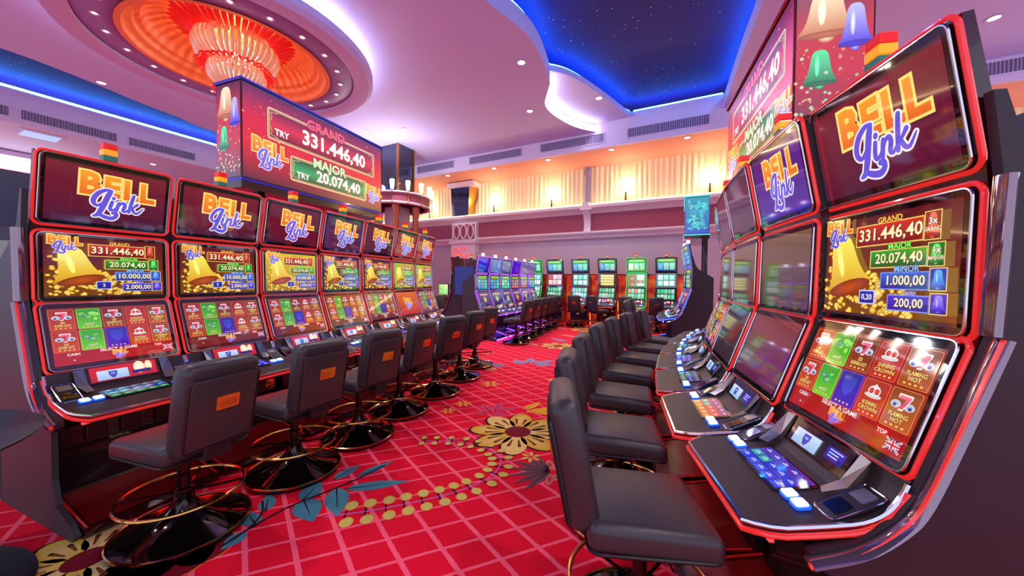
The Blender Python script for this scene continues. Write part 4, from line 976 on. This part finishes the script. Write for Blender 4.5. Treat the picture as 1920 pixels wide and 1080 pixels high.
for i in range(6):
    if i == 0: o = pm
    elif not used[0]: o = pn; used[0] = True
    else: o = copy_tree(pn)
    place(o, -4.93 - 0.03 * i, 7.85 + 0.68 * i, R_(90 + 3)); o.scale = (S * 1.02, S, S)
    tag(o, 'violet-lit slot machine, %s from the end panel in the violet bank' % ORD[i], 'slot machine', 'violet-lit slot machines')
    set_pics(o, ['ptop', 'ptop2', 'ptop3', 'ptop', 'ptop3', 'ptop3'][i], ['pmid0', 'pmid0', 'pmid1', 'pmid2', 'pmid2', 'pmid0'][i], 'pplay', 'touch0')
for i in range(2):
    o = make_machine('red', 'r') if i == 0 else copy_tree(proto)
    place(o, -5.74 - 0.03 * i, 7.90 + 0.68 * i, R_(-90 + 3)); o.scale = (S, S, S); tag(o, ['red-trimmed slot machine back to back with the violet bank end', 'second red-trimmed machine behind the violet bank'][i], 'slot machine', 'machines behind the violet bank'); set_pics(o, 'ptop', 'pmid1', 'play1', 'touch0')
for i, (x, y) in enumerate(((-3.80, 7.55), (-3.88, 8.25), (-3.98, 8.95), (-4.06, 9.65), (-4.12, 10.38))):
    put_chair(x, y, 178 - 3 * (i % 2), '%s black chair in front of the violet-lit machines' % ORD[i], 'black chairs at the violet bank')
# blue-lit bank under the turquoise sign
bm_ = make_machine('blue', 'r')
for i, (x, y, a) in enumerate(((-0.20, 8.55, -9), (-0.29, 9.25, -4), (-0.31, 9.95, 1))):
    o = bm_ if i == 0 else copy_tree(bm_ if i == 1 else o_prev); o_prev = o
    place(o, x, y, R_(-90 - a)); tag(o, '%s blue-lit slot machine below the turquoise sign' % ORD[i], 'slot machine', 'blue-lit slot machines'); set_pics(o, 'pmid0', 'pmid1', 'pplay', 'touch0')
    put_chair(x - 0.95, y - 0.05, -a, '%s black chair at the blue-lit machines' % ORD[i], 'black chairs at the blue-lit machines')
# green-screened machines along the back wall
GR = [(150, 190, 170), (90, 190, 140), (190, 200, 190), (60, 160, 110)]
pic('btop', lambda: pic_grid(PW, HT - 0.05, (30, 60, 150), (60, 190, 110), [(120, 200, 170), (90, 150, 210)], 3, 1, 5, ((140, 220, 90), (190, 245, 160), '')))
pic('btopg', lambda: pic_grid(PW, HT - 0.05, (20, 190, 80), (40, 215, 100), [(120, 230, 170), (190, 250, 220)], 3, 1, 5, ((90, 235, 120), (190, 255, 190), '')))
for k in range(4): pic('bmid%d' % k, lambda k=k: pic_grid(PW, HM - 0.045, *[((150, 40, 50), (190, 90, 100)), ((10, 90, 70), (20, 120, 90)), ((60, 24, 20), (70, 30, 26)), ((20, 200, 40), (30, 220, 60))][k], [[(230, 200, 210), (190, 60, 70)], [(120, 220, 180), (200, 235, 215)], [(230, 200, 110), (245, 225, 150)], [(245, 235, 225), (170, 60, 60), (210, 230, 190)]][k], [3, 3, 1, 2][k], [2, 2, 4, 4][k], k + 20))
pic('bplay', lambda: pic_grid(PW, HP - 0.06, (30, 60, 50), (60, 70, 60), GR, 5, 2, 3)); pic('bplayg', lambda: pic_grid(PW, HP - 0.06, (20, 170, 60), (60, 120, 60), GR + [(230, 120, 90)], 5, 2, 4))
gm = make_machine('red'); 
for c in list(gm.children):
    for g in list(c.children):
        if g.name.startswith('neon_tube'): g.data = g.data.copy(); g.data.materials[0] = MT['body']
BACK = []
for i, x in enumerate((-5.42, -4.60, -3.66, -2.73, -1.79, -0.90)):
    o = gm if i == 0 else copy_tree(gm)
    place(o, x, 12.22, 0); o.scale = (0.93, 1, 0.985)
    tag(o, ['bright green framed slot machine beside the violet bank', 'slot machine with pink and white middle screen at the back wall', 'slot machine with teal middle screen at the back wall', 'slot machine with cream list on its middle screen at the back wall', 'slot machine glowing all green at the back wall', 'slot machine at the back wall closest to the turquoise sign'][i], 'slot machine', 'slot machines along the back wall')
    set_pics(o, ['btopg', 'btop', 'btop', 'btop', 'btopg', 'btop'][i], ['bmid1', 'bmid0', 'bmid1', 'bmid2', 'bmid3', 'bmid1'][i], ['bplayg', 'bplay', 'bplay', 'bplay', 'bplayg', 'bplay'][i], 'touch1')
    BACK.append(o)
for o in (BACK[0], BACK[4]):
    for c in o.children:
        for g in c.children:
            if g.name.startswith('neon_tube'): g.data = g.data.copy(); g.data.materials[0] = MT['neon_green']
for i, (x, r) in enumerate(((-4.22, 100), (-3.50, 95), (-2.76, 60), (-1.91, 92), (-1.06, 92))):
    put_chair(x, 11.22, r, ['black chair by the back wall behind the violet bank chairs', 'black chair before the pink-screened back wall machine', 'black chair turned sideways before the teal-screened machine', 'black chair before the cream-screened back wall machine', 'black chair before the all green machine'][i], 'black chairs along the back wall')
o = empty('printed_partition', (-3.0, 12.72, 0)); tag(o, 'low partition printed with orange flames behind the back wall machines', 'partition')
for i in range(6): MB().box(-3.0 + 1.0 * i, -2.01 + 1.0 * i, -0.03, 0.03, 0, 1.70).build('panel', 'flame', o)
MB().box(-3.0, 3.0, -0.04, 0.04, 1.70, 1.73).build('cap_rail', 'body', o)
for i, x in enumerate((-3.20, -2.27)):
    t = MB().tube(catmull([(0, 0.12, 1.0), (0, -0.10, 0.86), (0, -0.22, 0.70), (0, -0.12, 0.40), (0, -0.05, 0.02)], 5), 0.018, 6)
    o = t.build('neon_strip', mat('orange_neon', (255, 140, 60), 0.3, emit=(255, 130, 60), es=1.3), None, True); o.location = (x, 11.95, 0); tag(o, ['orange light strip between the teal and cream screened machines', 'orange light strip between the cream screened and green machines'][i], 'light strip')

# ------------------------------------------------------------------ small round table by the end panel
o = empty('pedestal_table', (-3.08, -0.13, 0)); tag(o, 'round black pedestal table cut by the picture edge beside the grey end panel', 'table')
MB().lathe([(0.001, 0.70), (0.56, 0.71), (0.65, 0.735), (0.66, 0.748), (0.64, 0.756), (0.001, 0.758)], 64).build('table_top', mat('slate_table_top', (52, 58, 72), 0.35), o, True)
MB().lathe([(0.10, 0.02), (0.07, 0.06), (0.06, 0.66), (0.12, 0.71)], 24).build('stem', 'blackgloss', o, True)
MB().lathe([(0.001, 0.0), (0.62, 0.0), (0.63, 0.010), (0.60, 0.022), (0.14, 0.035), (0.08, 0.07)], 64).build('foot', 'darkpl', o, True)
# counter with a small green screen beyond the bank
o = empty('counter', (-7.6, 9.6, 0)); tag(o, 'brown counter beyond the last red-lit machine', 'counter'); MB().box(-0.8, 0.6, -0.25, 0.25, 0, 0.92).build('body', 'bodyplum', o); MB().box(-0.84, 0.64, -0.30, 0.30, 0.92, 0.96).build('worktop', 'wood', o)
o = empty('small_display', (-7.48, 9.5, 0.96)); tag(o, 'small green display standing on the brown counter', 'display')
MB().box(-0.2, 0.2, -0.02, 0.03, 0.02, 0.40).build('casing', 'darkpl', o); MB().prism(rr(0.1, 0.1, 0.02), 0.0, 0.02, 'z').build('stand', 'darkpl', o)
p = link('picture', pic_grid(0.37, 0.34, (150, 190, 60), (190, 214, 90), [(90, 190, 70), (210, 220, 120)], 2, 2, 2).mesh('picture'), o); p.matrix_local = Matrix.Translation((0, -0.0215, 0.21)) @ Matrix.Rotation(PI / 2, 4, 'X')
for i, (x, y) in enumerate(((-6.72, 8.75), (-6.74, 7.95))): put_chair(x, y, 5, ['black chair between the counter and the machines behind the violet bank', 'black chair near the last red-lit machine, facing the back of the violet bank'][i], 'chairs by the counter')

# ------------------------------------------------------------------ chandelier
o = empty('glass_chandelier', (DC[0], DC[1], 5.2)); tag(o, 'red and champagne blown-glass chandelier hanging in the orange dome', 'chandelier')
def frond(path, r0): return MB().tube(catmull([(a, 0, z) for a, z in path], 4), [r0 * (1 - 0.75 * abs(2 * i / (4 * (len(path) - 1)) - 0.8) ** 1.6 if i < 4 * (len(path) - 1) else 0.15) for i in range(4 * (len(path) - 1) + 1)], 6)
tiers = [([(0.50, 0.74), (0.66, 0.82), (0.82, 0.92), (0.98, 0.98), (1.10, 0.97)], 0.046, 'glassred', 46, 0.0),
         ([(0.34, 0.30), (0.56, 0.42), (0.66, 0.58), (0.64, 0.74), (0.52, 0.84)], 0.036, 'glassclear', 44, 0.25), ([(0.28, 0.28), (0.46, 0.32), (0.58, 0.30), (0.62, 0.22)], 0.036, 'glassred', 34, 0.0),
         ([(0.16, -0.10), (0.30, -0.02), (0.42, 0.12), (0.44, 0.26), (0.36, 0.40)], 0.032, 'glassclear', 34, 0.4), ([(0.14, -0.12), (0.26, -0.10), (0.34, -0.14), (0.38, -0.22)], 0.03, 'glassred', 24, 0.0)]
for path, r0, mm, k, ph in tiers:
    me = frond(path, r0).mesh('glass_frond', mm, True, 180)
    for i in range(k):
        f = link('glass_frond', me, o); f.rotation_euler = (0, 0, 2 * PI * (i + ph) / k); f.scale = (rnd.uniform(0.96, 1.04), 1, 1)
MB().lathe([(0.05, 1.05), (0.05, -0.1), (0.14, -0.16), (0.05, -0.22)], 16).build('core', 'gold', o, True)
for z in (-0.05, 0.45):
    bl = bpy.data.lights.new('chandelier_bulb', 'POINT'); bl.energy = 50; bl.color = (1, 0.84, 0.64); bl.shadow_soft_size = 0.15
    bo = bpy.data.objects.new('chandelier_bulb', bl); COL.objects.link(bo); bo.parent = o; bo.location = (0, 0, z + 0.2)
# ------------------------------------------------------------------ mirrored tower with its lamp balcony
o = empty('mirrored_tower', (-9.48, 9.42, 0)); tag(o, 'square mirrored tower with gilt corners and round lamp balcony', 'tower')
MB().box(-0.40, 0.40, -0.38, 0.38, 4.3, 6.1).build('mirror_cladding', 'mirror', o)
for sx in (-1, 1):
    for sy in (-1, 1): MB().box(sx * 0.405 - 0.03, sx * 0.405 + 0.03, sy * 0.385 - 0.03, sy * 0.385 + 0.03, 4.3, 6.1).build('gilt_corner', 'gold', o)
MB().box(-0.30, 0.30, -0.30, 0.30, 0, 4.0).build('shaft', 'wall', o)
ring = MB().lathe([(0.95, 3.98), (1.10, 4.02), (1.10, 4.30), (1.06, 4.34), (0.40, 4.34)], 48, cap=False).build('balcony', 'band', o, True)
MB().torus(1.11, 0.035, 4.34, 48, 8).build('upper_rail', 'cornice', ring, True); MB().torus(1.10, 0.045, 4.0, 48, 8).build('lower_rail', 'cornice', ring, True)
for k in range(6):
    a = k * PI / 3 + 0.2; MB().lathe([(0.14, 0), (0.10, 0.2), (0.10, 3.7), (0.15, 3.98)], 14, (0.72 * math.cos(a), 0.72 * math.sin(a), 0)).build('twisted_leg', 'carvedred', o, True)
for k in range(9):
    a = -2.6 + k * 0.42
    r = 1.10
    c = empty('candle_lamp', (-9.48 + r * math.cos(a), 9.42 + r * math.sin(a), 4.1)); tag(c, 'one of the frosted candle lamps around the tower balcony', 'lamp', 'candle lamps on the tower balcony')
    MB().tube(catmull([(0, 0, -0.12), (0.05 * math.cos(a), 0.05 * math.sin(a), -0.16), (0.10 * math.cos(a), 0.10 * math.sin(a), -0.05), (0.08 * math.cos(a), 0.08 * math.sin(a), 0.30)], 4), 0.016, 6).build('arm', 'gold', c, True)
    MB().lathe([(0.04, 0.30), (0.055, 0.34), (0.075, 0.58), (0.06, 0.60)], 12, (0.08 * math.cos(a), 0.08 * math.sin(a), 0)).build('shade', 'lampglass', c, True)
for dx, dy in ((0.9, -0.9), (-0.9, -0.9)):
    bl = bpy.data.lights.new('balcony_glow', 'POINT'); bl.energy = 85; bl.color = (0.86, 0.92, 1.0); bl.shadow_soft_size = 0.1
    bo = bpy.data.objects.new('balcony_glow', bl); COL.objects.link(bo); bo.location = (-9.48 + dx, 9.42 + dy, 4.85)
# ------------------------------------------------------------------ pilaster with mirrored box, corbel, candles on the cornice
o = empty('wall_pilaster', (-8.95, 12.6, 0)); tag(o, 'white wall pilaster with ring fretwork and mirrored box above', 'pilaster')
MB().box(-0.62, 0.62, 0.05, 0.42, 0, 3.05).build('shaft', 'cornice', o); MB().box(-0.70, 0.70, 0.0, 0.42, 3.05, 3.16).build('capital', 'cornice', o)
fw = MB().box(-0.62, 0.62, 0.12, 0.36, 3.16, 3.94).build('fret_block', 'cornice', o)
MB().box(-0.54, 0.54, 0.10, 0.125, 3.24, 3.86).build('fret_ground', 'band', fw)
for sx in (-1, 0, 1):
    pts = [(sx * 0.36 + 0.15 * math.cos(t), 0.085, 3.55 + 0.29 * math.sin(t)) for t in [2 * PI * k / 20 for k in range(20)]]
    MB().tube(pts, 0.035, 6, True).build('fret_ring', 'cornice', fw, True)
mb_ = MB().add([(-0.52, 0.0, 4.22), (0.30, 0.0, 4.22), (0.42, 0.35, 4.22), (-0.52, 0.35, 4.22), (-0.52, -0.12, 5.38), (0.44, -0.12, 5.38), (0.62, 0.35, 5.38), (-0.52, 0.35, 5.38)], [(3, 2, 1, 0), (4, 5, 6, 7), (0, 1, 5, 4), (2, 3, 7, 6), (3, 0, 4, 7)]).build('mirror_box', 'mirror', o)
MB().add([(0.30, 0.0, 4.22), (0.42, 0.35, 4.22), (0.62, 0.35, 5.38), (0.44, -0.12, 5.38)], [(0, 1, 2, 3)]).build('gilt_side', 'gold', mb_)
MB().prism([(0.38, 5.38), (-0.16, 5.38), (-0.24, 5.46), (-0.30, 5.56), (0.38, 5.58)], -0.62, 0.74).build('crown_moulding', 'cornice', o)
T = MB()
for q, (pts, ws) in enumerate(LINK[:6]):
    pass
sg = empty('neon_script_sign', (-9.1, 12.63, 2.45)); tag(sg, 'red neon scribble sign on the white pilaster', 'neon sign')
for q, (pts, ws) in enumerate([([(-0.42, 0.22), (-0.2, 0.42), (0.0, 0.30), (0.2, 0.46), (0.42, 0.28)], 0), ([(-0.4, 0.05), (-0.25, 0.18), (-0.1, 0.02), (0.05, 0.18), (0.2, 0.02), (0.4, 0.16)], 0), ([(-0.42, -0.16), (-0.2, -0.05), (0.05, -0.2), (0.25, -0.06), (0.42, -0.18)], 0), ([(-0.46, -0.36), (-0.36, -0.52), (-0.2, -0.34)], 0)]):
    MB().tube(catmull([(a, 0, b) for a, b in pts], 6), 0.02, 6).build('neon_stroke', 'neonred_script', sg, True)
o = empty('wall_corbel', (-3.62, 12.72, 0)); tag(o, 'white scrolled corbel on the maroon frieze', 'corbel')
MB().prism([(0.24, 3.10), (0.10, 3.12), (0.06, 3.20), (0.10, 3.28), (0.16, 3.50), (0.10, 3.74), (-0.02, 3.90), (-0.12, 4.02), (-0.12, 4.30), (0.24, 4.30)], -0.12, 0.12).build('scroll', 'cornice', o, True, 30)
MB().box(-0.20, 0.20, -0.14, 0.24, 4.02, 4.10).build('cap', 'cornice', o)
MB().box(-0.07, 0.07, 0.10, 0.2, 4.30, 5.58).build('curtain_post', 'vent', o); MB().rbox(-0.11, 0.11, 0.04, 0.2, 5.28, 5.48, 0.03, 2).build('post_head', 'vent', o)
for i, x in enumerate((-10.87, -7.485, -4.97, -2.26, 0.27, 2.9)):
    c = empty('cornice_candle', (x, 12.75, 4.21)); tag(c, ['candle lamp on the cornice beside the tower', 'candle lamp on the cornice next to the mirrored box', 'candle lamp on the cornice midway to the corbel', 'candle lamp on the cornice beyond the corbel', 'candle lamp on the cornice above the turquoise sign', 'candle lamp on the cornice hidden behind the cropped sign'][i], 'lamp', 'candle lamps along the cornice')
    MB().lathe([(0.06, 0), (0.03, 0.03), (0.02, 0.30), (0.035, 0.34)], 10).build('post', 'post', c, True)
    MB().lathe([(0.03, 0.34), (0.05, 0.42), (0.035, 0.52), (0.002, 0.60)], 10).build('bulb', 'lampglass', c, True)
    bl = bpy.data.lights.new('candle_glow', 'POINT'); bl.energy = 30; bl.color = (1, 0.72, 0.40); bl.shadow_soft_size = 0.06
    bo = bpy.data.objects.new('candle_glow', bl); COL.objects.link(bo); bo.parent = c; bo.location = (0, -0.08, 0.55)
strip([(-19.5, 12.66), (8.8, 12.66)], 4.225, 'warmled', 'warm light strip lying on the upper cornice', 0.012)

# ------------------------------------------------------------------ woven carpet motifs
def motif(name, P, z=0.0016):
    p = link(name, P.mesh(name, 'carpetink'), FLOOR); p.location = (0, 0, z); return p
def daisy(P, cx, cy, r, n, c1, c2, core, rot=0.0, seed=0, edge=(64, 8, 24)):
    rr_ = random.Random(seed)
    for k in range(n):
        a = rot + 2 * PI * k / n; d = r * 0.60
        P.ell(cx + d * math.cos(a) - 0.02 * r, cy + d * math.sin(a) - 0.03 * r, r * 0.42, r * 0.27, edge, n=16, rot=a)
    P.up()
    for k in range(n):
        a = rot + 2 * PI * k / n; d = r * 0.60
        P.ell(cx + d * math.cos(a), cy + d * math.sin(a), r * 0.40, r * 0.25, c1 if k % 3 else c2, c2, 16, a)
    P.up()
    for k in range(n):
        a = rot + 2 * PI * k / n
        for q in (-0.16, 0.16):
            P.stroke([(cx + r * 0.40 * math.cos(a + q), cy + r * 0.40 * math.sin(a + q)), (cx + r * 0.66 * math.cos(a + q), cy + r * 0.66 * math.sin(a + q))], [r * 0.03, r * 0.07], (120, 70, 30))
    P.up(); P.ell(cx, cy, r * 0.27, r * 0.27, core, n=20)
def leaf(P, a, b, w, c=(70, 128, 142)):
    a, b = Vector(a), Vector(b); d = b - a; n = Vector((-d.y, d.x)).normalized()
    L = [a + d * t + n * w * math.sin(PI * t ** 0.75) for t in [k / 10 for k in range(11)]]; Rr = [a + d * t - n * w * math.sin(PI * t ** 0.75) for t in [k / 10 for k in range(9, 0, -1)]]
    P.poly([tuple(v) for v in L + Rr], c); P.up(); P.stroke([tuple(a), tuple(a + d * 0.7)], [0.012, 0.004], (34, 26, 34))
P = Pic(0.0001); daisy(P, -1.545, 3.12, 0.47, 8, (214, 158, 40), (232, 190, 110), (120, 12, 34), 0.35); motif('carpet_flower', P)
P = Pic(0.0001); daisy(P, -2.83, 0.62, 0.34, 8, (226, 190, 60), (224, 196, 130), (112, 14, 30), 0.2); motif('carpet_flower', P)
P = Pic(0.0001)
for k, (x, y, r) in enumerate(((-2.42, 0.83, 0.17), (-2.50, 0.72, 0.16), (-2.58, 0.88, 0.18), (-2.38, 0.95, 0.13))): P.ell(x, y, r + 0.008, r + 0.008, (236, 120, 40), n=24); 
P.up()
for k, (x, y, r) in enumerate(((-2.42, 0.83, 0.17), (-2.50, 0.72, 0.16), (-2.58, 0.88, 0.18), (-2.38, 0.95, 0.13))): P.ell(x, y, r, r, (116, 6, 26), n=24)
P.up(); P.ell(-2.50, 0.785, 0.105, 0.05, (222, 178, 60), n=20, rot=0.8); motif('carpet_flower', P)
P = Pic(0.0001)
st = catmull([(-2.04, 1.42), (-1.836, 1.60), (-1.678, 1.768), (-1.531, 1.946), (-1.42, 2.133), (-1.365, 2.325), (-1.402, 2.526), (-1.527, 2.64), (-1.72, 2.69), (-1.95, 2.66), (-2.22, 2.52)], 8)
P.stroke(st, 0.014, (206, 96, 160)); P.up(); k = 0; d = 0.0
for i in range(1, len(st)):
    seg = Vector(st[i]) - Vector(st[i - 1]); d += seg.length
    if d > 0.105:
        d = 0; t = seg.normalized(); n = Vector((-t.y, t.x)); k += 1; sz = 1.0 - 0.35 * i / len(st)
        for s_ in (-1, 1):
            c = Vector(st[i]) + n * 0.085 * s_ * sz + t * 0.02; a = math.atan2(n.y * s_, n.x * s_)
            P.ell(c.x, c.y, 0.052 * sz, 0.044 * sz, (240, 130, 40), n=12, rot=a); P.up(); P.ell(c.x, c.y, 0.046 * sz, 0.038 * sz, (204, 184, 96), n=12, rot=a); P.up()
            e = Vector(st[i]) + n * 0.035 * s_; P.stroke([tuple(Vector(st[i]) + n * 0.008 * s_), tuple(e)], 0.012, (60, 20, 40))
motif('carpet_berry_garland', P)
P = Pic(0.0001)
for a, b, w in (((-2.367, 1.724), (-2.374, 1.962), 0.05), ((-2.244, 1.83), (-2.19, 2.13), 0.042), ((-2.19, 1.68), (-1.86, 1.97), 0.055), ((-2.25, 1.66), (-1.97, 1.46), 0.075), ((-2.33, 1.47), (-2.06, 1.36), 0.085), ((-2.32, 1.46), (-2.43, 1.66), 0.07), ((-2.33, 1.18), (-2.52, 1.22), 0.05), ((-2.33, 1.12), (-2.28, 0.98), 0.05), ((-2.42, 1.28), (-2.6, 1.40), 0.05)): leaf(P, a, b, w)
P.up(); P.stroke(catmull([(-2.312, 1.0), (-2.332, 1.133), (-2.338, 1.328), (-2.314, 1.451), (-2.259, 1.645), (-2.215, 1.821), (-2.191, 2.041)], 5), [0.018] * 31, (50, 16, 34)); P.stroke(catmull([(-2.335, 1.15), (-2.42, 1.26), (-2.55, 1.33)], 5), 0.014, (50, 16, 34))
motif('carpet_leaf_branch', P)
P = Pic(0.0001)
for x, y, r in ((-2.495, 3.253, 0.09), (-2.48, 3.522, 0.10), (-1.225, 2.722, 0.09), (-2.61, 4.387, 0.14), (-0.95, 2.95, 0.07), (-1.9, 5.0, 0.1)):
    for k in range(6): a = k * PI / 3 + x; P.ell(x + r * 0.6 * math.cos(a), y + r * 0.6 * math.sin(a), r * 0.42, r * 0.18, (236, 150, 60), (232, 190, 100), 10, a)
    P.up(); P.ell(x, y, r * 0.2, r * 0.2, (200, 60, 40), n=8)
motif('carpet_small_flowers', P)
P = Pic(0.0001)
for k in range(9): a = k * 0.7; P.ell(-0.98 + 0.11 * math.cos(a), 2.586 + 0.11 * math.sin(a), 0.075, 0.03, (226, 120, 110), (150, 20, 44), 12, a)
for k in range(7): a = 2.4 + k * 0.35; leaf(P, (-1.0, 2.58), (-1.0 + 0.33 * math.cos(a), 2.58 + 0.33 * math.sin(a)), 0.03, (110, 70, 80))
motif('carpet_flower', P)
P = Pic(0.0001)
for k, (a, b) in enumerate((((-2.05, 3.45), (-2.28, 3.62)), ((-2.03, 3.50), (-2.1, 3.80)), ((-2.0, 3.52), (-1.84, 3.75)), ((-2.02, 3.42), (-1.82, 3.46)), ((-2.06, 3.40), (-2.22, 3.34)))): leaf(P, a, b, 0.06, (206, 60, 96))
for a, b in (((-1.7, 3.62), (-1.45, 3.95)), ((-1.62, 3.66), (-1.30, 3.80)), ((-1.75, 3.70), (-1.68, 4.02))): leaf(P, a, b, 0.05, (236, 170, 40))
for a, b in (((-2.72, 5.70), (-3.05, 5.95)), ((-2.68, 5.82), (-2.80, 6.25)), ((-2.60, 5.85), (-2.35, 6.25)), ((-2.55, 5.75), (-2.2, 5.95)), ((-2.95, 5.35), (-3.25, 5.5))): leaf(P, a, b, 0.10, (150, 130, 160))
P.ell(-3.05, 5.13, 0.10, 0.10, (214, 140, 90), n=16)
motif('carpet_leaf_spray', P)
for j in range(4):      # the same motifs further down the aisle
    P = Pic(0.0001); dx = [0.6, -0.9, -0.4, -1.2][j]; dy = [3.3, 4.6, 6.2, 7.6][j]
    daisy(P, -1.9 + dx, 3.1 + dy, 0.42, 8, (226, 150, 70), (236, 190, 120), (150, 20, 40), 0.6 * j); leaf(P, (-1.9 + dx, 3.7 + dy), (-2.5 + dx, 4.1 + dy), 0.12, (170, 120, 150)); leaf(P, (-2.3 + dx, 2.9 + dy), (-3.0 + dx, 3.2 + dy), 0.12, (226, 120, 110))
    motif('carpet_flower', P)
